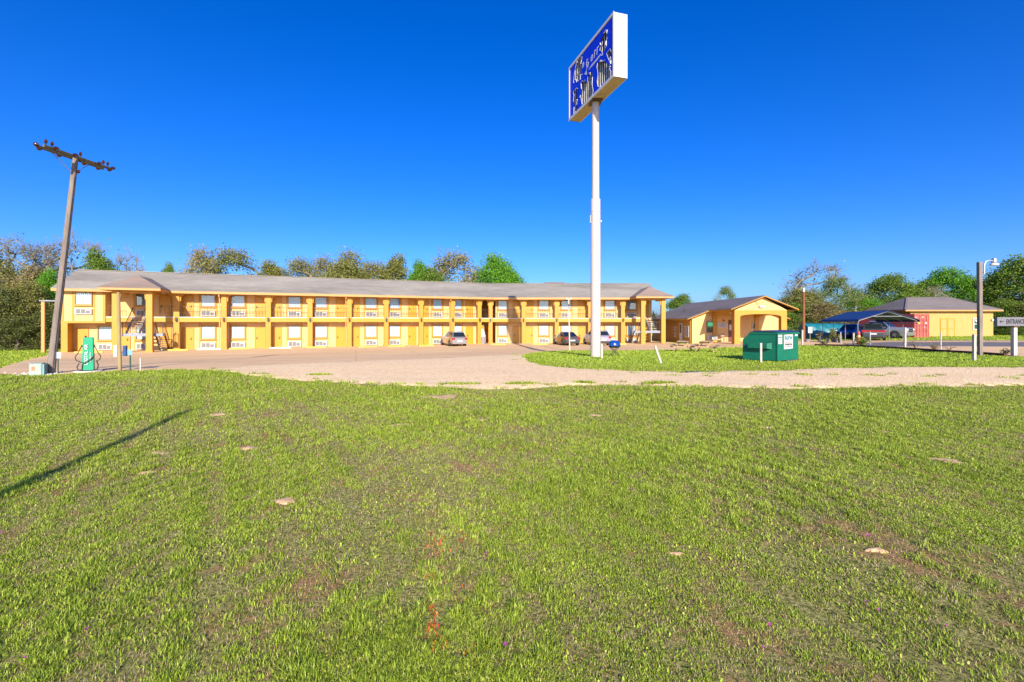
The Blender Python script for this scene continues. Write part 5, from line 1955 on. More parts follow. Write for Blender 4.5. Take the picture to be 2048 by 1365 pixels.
for i in range(2):
    x0 = .105 + i * (CW - .2) / 2
    x1 = x0 + (CW - .2) / 2 - .012
    d = MB().box(x0, x1, -.0, .05, .165, CHh - .145).build('container_door', M['cont_end'], t, local=True)
    p_ = MB()
    for z in (.72, 1.28, 1.82):
        p_.box(x0 + .05, x1 - .05, -.022, -.002, z, z + .07)
    p_.build('door_seam', M['cont'], d, local=True)
    for xx in (x0 + .28, x1 - .28):
        MB().tube([(xx, -.05, .1), (xx, -.05, CHh - .08)], .026, 8).box(xx - .06, xx + .06, -.075, -.003, .35, .42).box(xx - .06, xx + .06, -.075, -.003, 2.1, 2.17).build('lock_rod', M['cont_rib'], d, local=True)
    st = MB()
    for (a, b, z, zz) in (((.1, .42, 2.16, 2.36), (.62, .95, 2.12, 2.3)), ((.4, .5, 1.2, 1.3), (.58, .9, 1.5, 1.75)))[i] if False else ((.12, .40, 2.18, 2.34), (.62, .92, 1.52, 1.74), (.40, .52, 1.15, 1.25)):
        st.box(x0 + a, x0 + b, -.012, -.002, z, zz)
    st.build('sticker', M['sign_white'], d, local=True)
MB().box(.50, .82, -.014, -.002, 1.5, 1.86).build('orange_placard', paint('orange_placard', (.75, .32, .02), .5, .08, 5.), t, local=True)

# ------------------------------------------------------------------ yellow storage shed
M['shed'] = siding('yellow_shed_boards', (.62, .345, .105), 0, .3, .06, .25)
sx0, sx1, sy0, sy1 = 47.3, 57.15, 57., 63.
sz = gz(52, 57) - .05
shed = thing('storage_shed', 'yellow storage shed with brown hip roof behind the red container', 'shed', (52, 60, sz))
ze = hgt(620, 57) + .02
MB().box(sx0, sx1, sy0, sy1, sz - .2, ze).build('wall', M['shed'], shed)
ex0, ex1, ey0, ey1 = 46.3, 57.8, 56.45, 63.6
zr = 4.98
r0, r1 = Vector((49.4, 60., zr)), Vector((54.8, 60., zr))
rf = MB()
c4 = [Vector((ex0, ey0, ze)), Vector((ex1, ey0, ze)), Vector((ex1, ey1, ze)), Vector((ex0, ey1, ze))]
rf.add([*c4, r0, r1] + [v - Vector((0, 0, .06)) for v in c4], [(0, 1, 5, 4), (1, 2, 5), (2, 3, 4, 5), (3, 0, 4), (6, 9, 8, 7), (0, 6, 7, 1), (1, 7, 8, 2), (2, 8, 9, 3), (3, 9, 6, 0)])
ro = rf.build('roof', M['roof_dark'], shed)
fa = MB()
for a, b in ((0, 1), (1, 2), (3, 0)):
    fa.beam(c4[a] - Vector((0, 0, .13)), c4[b] - Vector((0, 0, .13)), .05, .16)
fa.build('fascia', M['fascia'], ro)
rcp = MB().beam(r0, r1, .2, .04)
for a, b in ((c4[0], r0), (c4[1], r1)):
    rcp.beam(a + Vector((0, 0, .01)), b + Vector((0, 0, .01)), .2, .04)
rcp.build('ridge_cap', M['roof_dark'], ro)


def ys(px):
    return atY(px, sy0)


d0, d1 = ys(1880), ys(1909)
zd0, zd1 = sz, hgt(637, sy0)
for x0, x1 in ((d0, (d0 + d1) / 2 - .01), ((d0 + d1) / 2 + .01, d1)):
    do = MB().box(x0, x1, sy0 - .03, sy0 - .002, zd0, zd1).build('shed_door', M['shed'], shed)
    tr = MB().box(x0, x0 + .08, sy0 - .06, sy0 - .031, zd0, zd1).box(x1 - .08, x1, sy0 - .06, sy0 - .031, zd0, zd1).box(x0 + .08, x1 - .08, sy0 - .06, sy0 - .031, zd1 - .1, zd1).box(x0 + .08, x1 - .08, sy0 - .06, sy0 - .031, hgt(658.5, sy0), hgt(658.5, sy0) + .09)
    tr.build('door_trim', M['gold'], do)
wa, wb_ = ys(1945), ys(1959.5)
za, zb2 = hgt(660.5, sy0), hgt(636.5, sy0)
f = MB().holed([[(wa, za), (wb_, za), (wb_, zb2), (wa, zb2)], [(wa + .12, za + .12), (wb_ - .12, za + .12), (wb_ - .12, zb2 - .12), (wa + .12, zb2 - .12)]], lambda u, v, k: (u, sy0 - .002 - .09 * k, v))
fo = f.build('window', M['white'], shed)
MB().box(wa + .1, wb_ - .1, sy0 - .03, sy0 - .02, za + .1, zb2 - .1).build('pane', paint('dark_green_pane', (.02, .08, .06), .15, .2, 3.), fo)
MB().box(wa + .12, wb_ - .12, sy0 - .06, sy0 - .035, (za + zb2) / 2 - .04, (za + zb2) / 2 + .04).add([(wa + .25, sy0 - .04, zb2 - .2), (wa + .5, sy0 - .04, zb2 - .2), (wa + .42, sy0 - .04, zb2 - .55)], [(0, 1, 2)]).build('window_decal', M['white'], fo)
MB().box(sx1 - .3, sx1 - .1, sy0 - .2, sy0 - .003, sz + 1.9, sz + 2.1).build('wall_lamp', M['white'], shed)

# ------------------------------------------------------------------ poles, posts and signs on the right
lp = hit(1961, 712)
t = thing('street_lamp', 'square weathered wooden lamp pole with curved arm and white lamp on the right', 'street lamp', lp)
zt = hgt(524.5, lp.y) - lp.z
MB().beam((-.02, 0, -.1), (-.06, 0, zt), .185, .185, (0, 1, 0)).build('pole', M['polewood'], t, local=True, bevel=.02)
k = lp.y / F
MB().tube([(4 * k, -.10, zt - 24 * k), (4 * k, -.10, zt - 6 * k), (7 * k, -.10, zt + .5 * k), (13 * k, -.10, zt + 3 * k), (22 * k, -.10, zt + 1.5 * k)], .035, 10).build('lamp_arm', M['chrome'], t, local=True, smooth_=True)
MB().lathe([(.05, zt + 8 * k), (.11, zt + 6 * k), (.12, zt), (.15, zt - 1.5 * k)], 16, (23.5 * k, -.10, 0)).build('lamp_head', M['chrome'], t, local=True, smooth_=True)
MB().lathe([(.10, zt - 1.6 * k), (.20, zt - 4 * k), (.20, zt - 7 * k), (.12, zt - 8 * k)], 16, (23.5 * k, -.10, 0)).build('lamp_shade', M['white_lens'], t, local=True, smooth_=True)

ep = hit(2028, 713)
k = ep.y / F
t = thing('entrance_sign', 'grey ENTRANCE sign board with left arrow on a pink post', 'sign', ep)
MB().beam((0, 0, -.1), (0, 0, hgt(653, ep.y) - ep.z), 7 * k, 7 * k, (0, 1, 0)).build('post', M['pinkpost'], t, local=True, bevel=.015)
z0, z1 = hgt(652.5, ep.y) - ep.z, hgt(635, ep.y) - ep.z
xa, xb = -37 * k, 33 * k
MB().box(xa, xb, -.10, .10, z0, z1).build('board', paint('grey_sign_board', (.19, .18, .21), .6, .08, 3.), t, local=True, bevel=.01)
MB().box(-5.6 * k, 5.6 * k, -.16, .16, z0 - .06, z0 - .003).build('post_cap', M['brownmetal'], t, local=True)
writing('ENTRANCE', M['letter_black'], t, frame_mtx((-1.0 * k, -.105, (z0 + z1) / 2 - .005), (1, 0, 0), (0, 0, 1)), .34, .003, sx=.58, off=.012)
MB().beam((-32.5 * k, -.104, (z0 + z1) / 2), (-24.5 * k, -.104, (z0 + z1) / 2), .006, .045, (0, 0, 1)).add([(-33 * k, -.106, (z0 + z1) / 2), (-29.5 * k, -.106, (z0 + z1) / 2 + .09), (-29.5 * k, -.106, (z0 + z1) / 2 - .09)], [(0, 1, 2)]).build('arrow', M['letter_black'], t, local=True)

G = 'weathered posts along the right driveway'
marker(1948.5, 722, 669, 8.5, M['whitewood'], 'thick weathered white wooden post left of the street lamp', 'bollard_post', G)
marker(1881.5, 699.5, 666, 3.2, M['whitewood'], 'thin grey post in front of the shed double door', 'bollard_post', G)
marker(1810, 697, 655.5, 5.6, M['whitewood'], 'white square post in front of the silver pickup', 'bollard_post', G)
marker(1740.5, 690, 664, 2.4, M['chrome'], 'thin pale stake in front of the red light bar', 'bollard_post', G)
marker(1707, 694, 666.5, 4.2, M['whitewood'], 'cream post just left of the red marker', 'bollard_post', G)
marker(1681.5, 692.5, 664.5, 2.2, M['chrome'], 'thin metal stake below the blue car bonnet', 'bollard_post', G)
marker(1604.5, 690.5, 660.5, 4.2, M['whitewood'], 'cream post just right of the dumpster', 'bollard_post', G)
rp = hit(1607.5, 683)
t = thing('red_pole', 'tall red brown wooden pole with white cap beside the teal tarp', 'pole', rp)
zt = hgt(584, rp.y) - rp.z
MB().tube([(0, 0, -.1), (0, 0, zt * .5), (0, 0, zt)], [.13, .12, .105], 12).build('pole', M['redwood'], t, local=True, smooth_=True)
MB().lathe([(.10, zt + .005), (.11, zt + .1), (.08, zt + .3), (.02, zt + .42)], 12).build('cap', M['white'], t, local=True, smooth_=True)
rm = hit(1717.5, 688)
t = thing('red_marker', 'red orange plastic marker post with pale band in the planting bed', 'marker', rm)
k = rm.y / F
MB().lathe([(3.2 * k, -.05), (3.0 * k, 8 * k), (2.3 * k, 22 * k), (1.6 * k, 24 * k), (.4 * k, 26 * k)], 14).build('body', paint('red_orange_plastic', (.55, .07, .02), .45, .12, 4.), t, local=True, smooth_=True)
MB().lathe([(2.85 * k, 12.5 * k), (2.62 * k, 17 * k)], 14).build('band', paint('pale_band', (.8, .45, .3), .5, .1, 4.), t, local=True)

# small white board in front of the tarp
p = hit(1620, 682)
t = thing('small_sign', 'white notice board on a stake before the teal tarp', 'sign', p, R(5))
k = p.y / F
z0 = hgt(666.5, p.y) - p.z
MB().box(-.025, .025, -.02, .02, -.1, z0 + .2).build('post', M['postwood'], t, local=True)
MB().box(-4.3 * k, 4.3 * k, -.04, -.021, z0, z0 + 12 * k).build('panel', M['sign_white'], t, local=True)

# teal tarp over hoops
M['tarp'] = paint('teal_tarp', (.012, .17, .21), .4, .3, 1.5, bmp=.25, coat=.2)
x0, x1, yc = 33.0, 37.2, 54.4
g0 = gz(35, yc) - .05
mb = MB()
nx_, na = 44, 18
pts = []
for i in range(nx_ + 1):
    x = x0 + (x1 - x0) * i / nx_
    sag = .06 * abs(math.sin(i / nx_ * math.pi * 5))
    for j in range(na + 1):
        a = math.pi * j / na
        r = 1.0 - sag * math.sin(a) + .025 * math.sin(7 * a + x * 6)
        pts.append((x + .04 * math.sin(9 * a + x), yc - 1.0 * r * math.cos(a), g0 + 1.72 * r * math.sin(a) ** .8))
mb.add(pts, [(i * (na + 1) + j, (i + 1) * (na + 1) + j, (i + 1) * (na + 1) + j + 1, i * (na + 1) + j + 1) for i in range(nx_) for j in range(na)] + [tuple(range(na + 1)), tuple(reversed([nx_ * (na + 1) + j for j in range(na + 1)]))])
o = mb.build('tarp_shelter', M['tarp'], loc=(35, yc, g0), smooth_=True)
tag(o, 'long low hoop shelter covered with shiny teal tarp', 'tarp shelter')

# pots with plants and loose things along the driveway edge
M['pot'] = paint('dark_plastic_pot', (.05, .05, .06), .6, .15, 5.)
M['potgrey'] = paint('grey_pot', (.26, .25, .28), .6, .1, 5.)


def pot(px, py, r, h_, mat, label, plant=None, n=60, ph=.4):
    p = hit(px, py)
    k = p.y / F
    t = thing('plant_pot', label, 'plant pot', p, 0, 'plant pots beside the teal tarp')
    MB().lathe([(r * .75 * k, 0), (r * k, h_ * k), (r * 1.08 * k, h_ * k), (r * 1.08 * k, h_ * k + .04), (r * .9 * k, h_ * k + .03)], 14).build('pot', M[mat], t, local=True, smooth_=True)
    if plant:
        mb = MB()
        for i in range(n):
            a, rr, z = random.random() * 6.28, random.uniform(0, r * 1.7 * k), h_ * k + random.uniform(.0, ph)
            c = Vector((math.cos(a) * rr, math.sin(a) * rr, z))
            u = Vector((random.gauss(0, 1), random.gauss(0, 1), random.gauss(0, .6))).normalized() * .09
            v = u.orthogonal().normalized() * .05
            mb.add([c - u, c + v, c + u, c - v], [(0, 1, 2, 3)])
        for i in range(5):
            a = random.random() * 6.28
            mb.tube([(0, 0, h_ * k), (math.cos(a) * r * k, math.sin(a) * r * k, h_ * k + ph * .8)], .008, 4)
        mb.build('plant', LEAF[plant], t, local=True, fix=False)


pot(1615, 684.5, 5, 5, 'potgrey', 'low grey tub at the foot of the white notice board')
pot(1639, 685, 3.6, 9, 'pot', 'black pot with dark bare stems in front of the teal tarp', 'dry', 46, .5)
pot(1655, 685, 3.2, 8, 'potgrey', 'grey pot left of the pale bushy potted plant', 'olive', 40, .3)
pot(1666, 685.5, 3.6, 8, 'pot', 'black pot carrying the large pale bushy plant', 'olive', 260, .9)
pot(1671.5, 685.5, 2.6, 8, 'potgrey', 'small grey pot right of the pale bushy potted plant')
pot(1679, 686, 3.0, 7, 'pot', 'dark pot with red brown twigs by the carport post', 'dry', 50, .45)

# timber edging along the bed: one timber per length
bz = [Vector((x, y, 0)) for x, y in border]
k_ = 0
lab_t = ['edging timber nearest the dumpster at the far end of the bed', 'edging timber in front of the plant pots', 'edging timber below the green rose bush', 'edging timber in front of the silver pickup',
         'edging timber in front of the shed double door', 'edging timber ending at the street lamp']
for a, b in zip(bz[:-1], bz[1:]):
    k2 = 2 if (b - a).length > 6 else 1
    n = max(1, round((b - a).length / 2.6))
    for i in range(n):
        p, q = a.lerp(b, i / n), a.lerp(b, (i + .97) / n)
        p.z, q.z = gz(p.x, p.y) + .08, gz(q.x, q.y) + .08
        o = MB().beam(p, q, .16, .17).build('edging_timber', M['timber'], loc=tuple(p), bevel=.012)
        m_ = ((p + q) / 2)
        px_ = 1024 + F * m_.x / m_.y
        lab = 'dark timber edging the planting bed, ' + ('below the grey container doors' if 1822 < px_ < 1880 else 'in front of the pickup' if 1740 < px_ <= 1822 else 'below the blue car' if 1680 < px_ <= 1740 else 'nearest the dumpster' if px_ <= 1680 else 'nearest the street lamp')
        tag(o, lab, 'timber', 'dark timbers edging the planting bed')
# ------------------------------------------------------------------ trees
def make_tree(H, W, leaf, nclus=70, nleaf=5200, lsize=.2, bare=False, base=.28, seed=1, twig=0, barkm='bark', flat=1.0, trunk_r=.028, low=False):
    """a tapered trunk, limbs growing to clusters spread through an uneven crown, and a leaf mass of small faces"""
    rnd = random.Random(seed)
    nodes = []                                # (pos, parent, level)
    z0 = H * base
    p = Vector((0, 0, -.15))
    nodes.append([p, -1])
    bend = Vector((rnd.gauss(0, .05), rnd.gauss(0, .05), 0))
    nt_ = 7
    for i in range(1, nt_ + 1):
        z = H * (.62 if not low else .4) * i / nt_
        nodes.append([Vector((bend.x * z + rnd.gauss(0, .012) * H, bend.y * z + rnd.gauss(0, .012) * H, z)), len(nodes) - 1])
    cl = []
    lobes = [(rnd.uniform(0, 6.28), rnd.uniform(.0, 1.), rnd.uniform(.75, 1.12)) for _ in range(7)]
    while len(cl) < nclus:
        a = rnd.uniform(0, 6.28)
        t = rnd.random() ** .8
        zz = z0 + (H - z0) * t
        env = math.sin(math.pi * min(1, (.16 + .84 * t) ** (.75 if not low else .5))) ** .55 if not low else math.sqrt(max(0, 1 - t * t)) * .95 + .05
        k = 1.0
        for la, lt, ls in lobes:
            dd = abs((a - la + math.pi) % 6.2832 - math.pi)
            if dd < .7 and abs(t - lt) < .3:
                k = ls
        r = W / 2 * env * k * rnd.uniform(.35, 1.) ** .6
        cl.append(Vector((r * math.cos(a), r * math.sin(a) * flat, zz * (1 + .06 * rnd.uniform(-1, 1) * (k)))))
    top = Vector((0, 0, H * .35))
    cl.sort(key=lambda c: (c - top).length)
    tips = []
    for c in cl:
        best, bd = 1, 1e9
        for i, (q, _) in enumerate(nodes):
            if i < 2:
                continue
            d = (q - c).length + max(0, q.z - c.z + .1) * 1.5
            if d < bd:
                best, bd = i, d
        q = nodes[best][0]
        n = 3
        par = best
        for j in range(1, n + 1):
            m = q.lerp(c, j / n) + Vector((rnd.gauss(0, .04), rnd.gauss(0, .04), rnd.gauss(0, .03) + .05 * math.sin(j / n * 3.14))) * bd * (j < n)
            nodes.append([m, par])
            par = len(nodes) - 1
        tips.append(par)
    # radii from the number of tips carried
    load = [0] * len(nodes)
    for tp in tips:
        i = tp
        while i >= 0:
            load[i] += 1
            i = nodes[i][1]
    rad = [max(.012, H * trunk_r * math.sqrt(l / len(tips))) if l else .012 for l in load]
    wood_ = MB()
    for i in range(1, len(nodes)):
        a, b = nodes[nodes[i][1]][0], nodes[i][0]
        wood_.tube([a, b], [min(rad[nodes[i][1]], rad[i] * 1.5), rad[i]], 6 if rad[i] > .05 else 4, cap=False)
    if twig:
        for tp in tips:
            c = nodes[tp][0]
            out = (c - Vector((0, 0, H * .45))).normalized()
            for _ in range(twig):
                d = (out * .7 + Vector((rnd.gauss(0, .7), rnd.gauss(0, .7), rnd.gauss(.2, .5)))).normalized()
                l = H * rnd.uniform(.05, .12)
                m = c + d * l * .5 + Vector((rnd.gauss(0, .1), rnd.gauss(0, .1), rnd.gauss(0, .1))) * l
                e = c + d * l + Vector((rnd.gauss(0, .2), rnd.gauss(0, .2), rnd.gauss(0, .2))) * l
                wood_.tube([c, m, e], [.016, .011, .005], 3, cap=False)
                for _ in range(2):
                    e2 = m + (d + Vector((rnd.gauss(0, .8), rnd.gauss(0, .8), rnd.gauss(0, .7)))).normalized() * l * .5
                    wood_.tube([m, e2], [.009, .004], 3, cap=False)
    # leaves
    lv = MB()
    rng = np.random.default_rng(seed)
    C = np.array([tuple(nodes[tp][0]) for tp in tips])
    wgt = rng.uniform(.3, 1.6, len(C))
    idx = rng.choice(len(C), nleaf, p=wgt / wgt.sum())
    sp = (W * .055 + H * .025)
    pos = C[idx] + np.clip(rng.normal(0, 1, (nleaf, 3)), -1.7, 1.7) * np.array([sp, sp * flat, sp * .72])
    pos[:, 2] = np.maximum(pos[:, 2], .05)
    u = rng.normal(0, 1, (nleaf, 3))
    u /= np.linalg.norm(u, axis=1, keepdims=True)
    v = np.cross(u, rng.normal(0, 1, (nleaf, 3)))
    v /= np.linalg.norm(v, axis=1, keepdims=True) + 1e-9
    s = lsize * rng.uniform(.5, 1.3, (nleaf, 1))
    V = np.stack([pos - u * s, pos + v * s * .55 + u * s * .1, pos + u * s, pos - v * s * .55 + u * s * .1], 1).reshape(-1, 3)
    me = bpy.data.meshes.new('crown')
    me.from_pydata(V.tolist(), [], (np.arange(nleaf * 4).reshape(-1, 4)).tolist())
    me.materials.append(LEAF[leaf])
    return wood_, me


PROTO = {}


def proto(key, **kw):
    w, me = make_tree(10., 8., **kw)
    wm = bpy.data.meshes.new('trunk')
    wm.from_pydata(w.v, [], w.f)
    wm.shade_smooth()
    wm.materials.append(M[kw.get('barkm', 'bark')])
    PROTO[key] = (wm, me)


proto('round1', leaf='green', nclus=80, nleaf=15000, lsize=.135, seed=3)
proto('round2', leaf='green', nclus=70, nleaf=14000, lsize=.135, seed=8, base=.2)
proto('open1', leaf='olive', nclus=70, nleaf=9000, seed=14, twig=5, lsize=.115, barkm='barkpale')
proto('open2', leaf='olive', nclus=60, nleaf=8000, seed=21, twig=6, lsize=.11, barkm='barkpale')
proto('bare1', leaf='tan', nclus=90, nleaf=900, seed=31, twig=10, lsize=.12, barkm='barkpale', base=.2)
proto('bare2', leaf='tan', nclus=80, nleaf=650, seed=44, twig=11, lsize=.12, barkm='barkpale', base=.22)
proto('bush1', leaf='dark', nclus=80, nleaf=15000, seed=51, base=.02, low=True, lsize=.15, twig=3)
proto('bush2', leaf='dark', nclus=70, nleaf=13000, seed=62, base=.02, low=True, lsize=.15, twig=4)


def tree(key, px, Y, top, wpx, leaf, label, cat='tree', name='tree', rot=None, squash=1., group=None):
    x = atY(px, Y)
    z = gz(x, Y) - .05
    H = hgt(top, Y) - z
    W = 2 * wpx / F * Y
    t = thing(name, label, cat, (x, Y, z), rot if rot is not None else random.random() * 6.28, group)
    t.scale = (W / 8., W / 8. * squash, H / 10.)
    wm, me = PROTO[key]
    a = bpy.data.objects.new('trunk', wm)
    b = bpy.data.objects.new('crown', me)
    for o in (a, b):
        COL.objects.link(o)
        o.parent = t
    b.material_slots[0].link = 'OBJECT'
    b.material_slots[0].material = LEAF[leaf]
    return t


GL = 'trees and thicket left of the motel'
tree('bare1', 22, 54, 487, 82, 'tan', 'tall bare twiggy tree at the far left edge of the photo', group=GL)
tree('bare2', 160, 60, 482, 88, 'tan', 'widest bare twiggy tree rising behind the top of the leaning pole', group=GL)
tree('bare1', 96, 57, 497, 60, 'dry', 'bare brownish tree left of the leaning pole, between two taller bare trees', group=GL, rot=1.)
tree('bare2', 258, 66, 508, 40, 'tan', 'small bare twiggy tree showing over the left end of the motel roof', group=GL, rot=2.2)
tree('round1', 100, 50, 551, 30, 'bright', 'bright green leafy tree directly left of the motel end', group=GL)
tree('round2', 196, 58, 518, 40, 'green', 'green tree tops under the bare branches behind the motel roof end', group=GL)
tree('open1', -40, 52, 500, 70, 'olive', 'olive tree cut off by the left edge of the photo', group=GL)
for px, Y, top, w, lf, lab in [(8, 45.5, 588, 48, 'dark', 'dark olive shrub at the left edge above the grass strip'), (52, 47, 575, 46, 'olive', 'pale olive shrub in the middle of the left thicket'),
                               (88, 45.5, 628, 34, 'dark', 'low dark shrub beside the orange canopy post'), (34, 44, 640, 44, 'dark', 'lowest front shrub of the left thicket'),
                               (-45, 46, 575, 50, 'dark', 'dark shrub half cut by the left edge of the photo'), (70, 52, 548, 50, 'dry', 'tall brown vine covered shrub behind the left thicket')]:
    tree(random.choice(['bush1', 'bush2']), px, Y, top, w, lf, lab, 'shrub', 'shrub', group=GL)
GB = 'trees behind the motel roof'
for key, px, Y, top, w, lf, lab in [('open1', 405, 70, 508, 51, 'tan', 'pale open tree over the roof, left one of the leftmost pair'), ('open2', 462, 71, 508, 75, 'olive', 'broad pale olive tree over the roof, right one of the leftmost pair'),
                                    ('round2', 336, 72, 540, 21, 'green', 'tip of a small green tree just clearing the roof at left'), ('round2', 545, 73, 537, 45, 'olive', 'low olive crown just right of the sky gap over the left wing'),
                                    ('open2', 602, 74, 527, 59, 'olive', 'ragged olive crown left of the taller pale crown over the roof'), ('open1', 650, 75, 523, 48, 'tan', 'tan crown standing out over the roof left of the tallest middle crown'),
                                    ('open1', 702, 75, 513, 59, 'olive', 'tallest crown in the middle of the tree row over the roof'), ('round1', 690, 70, 537, 67, 'olive', 'dense low olive crown in front of the tallest middle crown'),
                                    ('open2', 748, 76, 533, 54, 'olive', 'low pale crown right of the tallest middle crown'), ('round2', 790, 74, 526, 45, 'olive', 'rounded olive crown left of the green sapling over the roof'),
                                    ('round1', 838, 72, 533, 29, 'bright', 'narrow bright green tree left of the large yellowish crown'), ('round2', 862, 71, 550, 54, 'green', 'low green crown at the foot of the large yellowish crown'),
                                    ('open1', 908, 77, 515, 78, 'tan', 'large yellowish brown crown left of the bright green tree'), ('round1', 990, 74, 521, 48, 'bright', 'bright green pointed tree at the right end of the tree row'),
                                    ('round2', 1026, 72, 551, 37, 'bright', 'low bright green crown at the very right end of the tree row')]:
    tree(key, px, Y, top, w, lf, lab, group=GB)
GR = 'trees behind the lobby and shed'
for key, px, Y, top, w, lf, lab in [('round2', 1362, 76, 596, 34, 'green', 'small green tree behind the lobby roof next to the right stair porch'), ('open2', 1452, 80, 578, 26, 'green', 'thin sparse treetop above the lobby ridge'),
                                    ('bare2', 1642, 70, 530, 76, 'olive', 'half bare spreading tree rising above the red pole'), ('round1', 1600, 68, 585, 52, 'olive', 'olive tree just right of the lobby gable'),
                                    ('open1', 1672, 67, 560, 46, 'green', 'green tree right of the red pole under the half bare branches'), ('round2', 1720, 69, 600, 52, 'bright', 'low light green tree above the carport roof left of the sky notch'),
                                    ('round1', 1782, 72, 558, 56, 'green', 'rounded green tree right of the sky notch over the carport'), ('round2', 1845, 75, 572, 44, 'green', 'green crown behind the ridge end of the shed roof'),
                                    ('round1', 1892, 74, 546, 52, 'bright', 'tallest bright green crown behind the middle of the shed roof'), ('bare1', 1868, 70, 578, 34, 'tan', 'grey dead branches just above the shed roof ridge'),
                                    ('open1', 1938, 73, 562, 44, 'olive', 'olive crown left of the street lamp pole over the shed roof'), ('round2', 1985, 72, 565, 44, 'green', 'green crown right of the street lamp head over the shed eave'),
                                    ('round1', 2045, 68, 524, 66, 'green', 'large green tree at the right edge behind the entrance sign'), ('round2', 2105, 70, 540, 70, 'green', 'green tree cut off by the right edge of the photo')]:
    tree(key, px, Y, top, w, lf, lab, group=GR)
for px, Y, top, w, lf, lab in [(1592, 63, 612, 34, 'green', 'green bush beside the right pillar of the lobby porch'), (1640, 62, 612, 52, 'dry', 'brown vine covered thicket behind the red pole'),
                               (1690, 64, 625, 44, 'dry', 'brown thicket behind the left carport eave'), (1740, 66, 618, 40, 'green', 'green bush showing over the carport roof'),
                               (2012, 66, 606, 42, 'green', 'leafy bush right of the shed wall behind the entrance sign'), (2062, 64, 612, 52, 'dark', 'dark bush at the right edge under the large tree'),
                               (2030, 60, 650, 46, 'green', 'low undergrowth below the entrance sign board')]:
    tree(random.choice(['bush1', 'bush2']), px, Y, top, w, lf, lab, 'shrub', 'shrub', group='shrubs behind the carport and shed')
# distant wood closing the gaps
for i, (px, top, w, lf) in enumerate([(-120, 480, 120, 'olive'), (2190, 520, 110, 'green'), (1250, 612, 60, 'olive'), (1530, 612, 60, 'olive'), (2330, 540, 110, 'olive'), (2480, 530, 120, 'green'), (-260, 500, 120, 'green')]):
    tree('round1', px, 88, top, w, lf, ['olive tree outside the left edge beyond the thicket', 'green tree outside the right edge beyond the road', 'low far tree hidden behind the right motel wing', 'low far tree behind the lobby gable', 'olive tree beyond the road well outside the right edge', 'green tree farthest outside the right edge', 'green tree farthest outside the left edge'][i], group='far trees')


# rose bushes and bare twigs in the planting bed
def twig_bush(px, py, h, w, label, leaf=None, n=14, nl=0):
    p = hit(px, py)
    t = thing('rose_bush', label, 'bush', p, 0, 'bare shrubs in the planting bed')
    mb = MB()
    ends = []
    for i in range(n):
        a = random.random() * 6.28
        r = random.uniform(.2, 1) * w
        m = Vector((math.cos(a) * r * .4, math.sin(a) * r * .4, h * random.uniform(.3, .6)))
        e = Vector((math.cos(a) * r, math.sin(a) * r, h * random.uniform(.6, 1)))
        mb.tube([(0, 0, 0), m, e], [.02, .014, .006], 5)
        ends += [m, e, m.lerp(e, .5)]
        for _ in range(3):
            d = Vector((random.gauss(0, 1), random.gauss(0, 1), random.gauss(.3, .7))).normalized() * h * .3
            mb.tube([m.lerp(e, .6), m.lerp(e, .6) + d], [.009, .004], 4)
            ends.append(m.lerp(e, .6) + d)
    mb.build('stem', M['bark'], t, local=True)
    if nl:
        lv = MB()
        for _ in range(nl):
            c = random.choice(ends) + Vector((random.gauss(0, .07), random.gauss(0, .07), random.gauss(0, .06)))
            u = Vector((random.gauss(0, 1), random.gauss(0, 1), random.gauss(0, .6))).normalized() * .055
            v = u.orthogonal().normalized() * .035
            lv.add([c - u, c + v, c + u, c - v], [(0, 1, 2, 3)])
        lv.build('foliage', LEAF[leaf], t, local=True, fix=False)


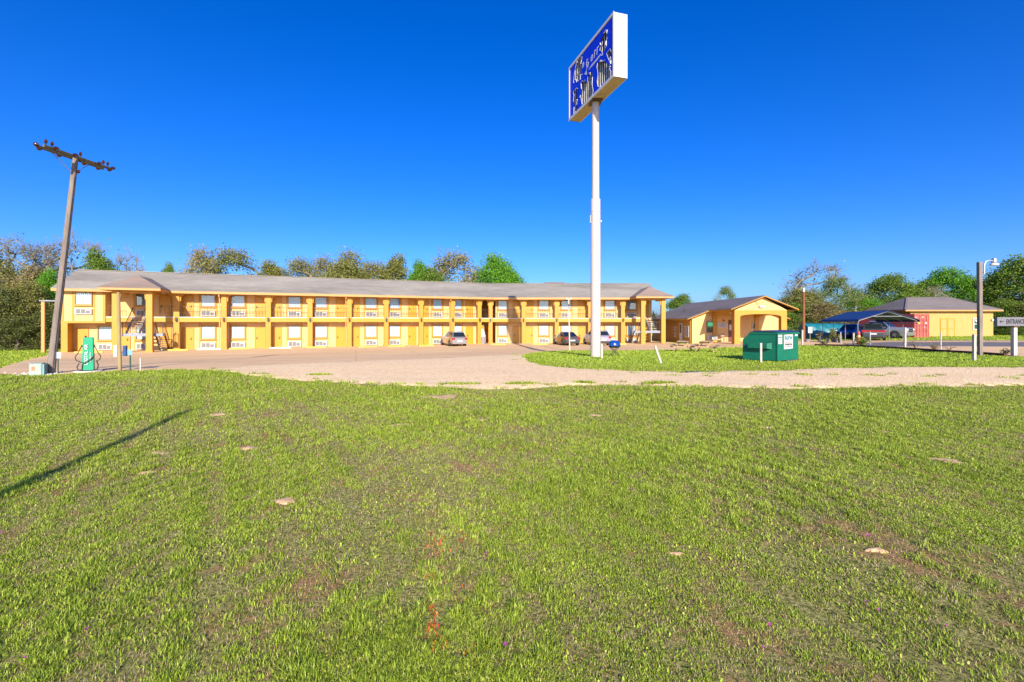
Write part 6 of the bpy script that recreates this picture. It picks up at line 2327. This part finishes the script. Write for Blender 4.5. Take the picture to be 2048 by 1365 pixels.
twig_bush(1724, 695, .75, .62, 'leafy green rose bush right of the red marker', 'green', 22, 420)
twig_bush(1648, 692, .45, .4, 'low leafy rose bush below the potted plants', 'olive', 12, 150)
twig_bush(1692, 694, .4, .4, 'sparse twigs left of the cream post in the bed', None, 6)
twig_bush(1768, 696, .35, .4, 'bare twigs below the pickup left of the white post', None, 5)
twig_bush(1832, 699.5, .6, .5, 'dark bare rose stems right of the white square post', 'dry', 7, 30)
twig_bush(1868, 701, .42, .4, 'tangled twiggy bush left of the thin grey post', 'dry', 14, 60)
twig_bush(1898, 702, .45, .7, 'wide bare twig below the shed double door', None, 5)
twig_bush(2012, 712, .35, .22, 'small grey weed at the foot of the entrance sign', 'olive', 8, 70)
# ------------------------------------------------------------------ light, sky, camera
T_AZ = -.145                                # light travels (T_AZ, 1) over the ground
ELEV = R(24.3)
w = bpy.data.worlds.new('World')
SC.world = w
w.use_nodes = True
nt = w.node_tree
bg = nt.nodes['Background']
sky = nt.nodes.new('ShaderNodeTexSky')
sky.sky_type = 'NISHITA'
sky.sun_disc = False
sky.sun_elevation = ELEV
sky.sun_rotation = math.pi - math.atan(-T_AZ)
sky.altitude = 0
sky.air_density = .87
sky.dust_density = 1.3
sky.ozone_density = 8.5
hs = nt.nodes.new('ShaderNodeHueSaturation')
hs.inputs['Hue'].default_value = .515
hs.inputs['Saturation'].default_value = 1.18
hs.inputs['Value'].default_value = 1.0
nt.links.new(sky.outputs[0], hs.inputs['Color'])
nt.links.new(hs.outputs[0], bg.inputs['Color'])
bg.inputs['Strength'].default_value = .122

sun = bpy.data.lights.new('sun', 'SUN')
sun.energy = 4.5
sun.angle = R(.5)
sun.color = (1, .90, .74)
so_ = bpy.data.objects.new('sun', sun)
COL.objects.link(so_)
d = Vector((T_AZ, 1, 0)).normalized() * math.cos(ELEV) + Vector((0, 0, -math.sin(ELEV)))
so_.rotation_euler = d.to_track_quat('-Z', 'Y').to_euler()

cam = bpy.data.cameras.new('camera')
cam.sensor_width = 36
cam.lens = F / 2048 * 36
cam.shift_y = -(682.5 - HZ) / 2048
cam.clip_end = 3000
cam.clip_start = .05
co_ = bpy.data.objects.new('camera', cam)
COL.objects.link(co_)
co_.location = (0, 0, CH)
co_.rotation_euler = (math.pi / 2, 0, 0)
SC.camera = co_
SC.view_settings.view_transform = 'Standard'
SC.view_settings.look = 'None'
SC.view_settings.exposure = .9
SC.view_settings.gamma = 1
SC.cycles.max_bounces = 6
SC.cycles.transparent_max_bounces = 12
SC.cycles.use_denoising = True
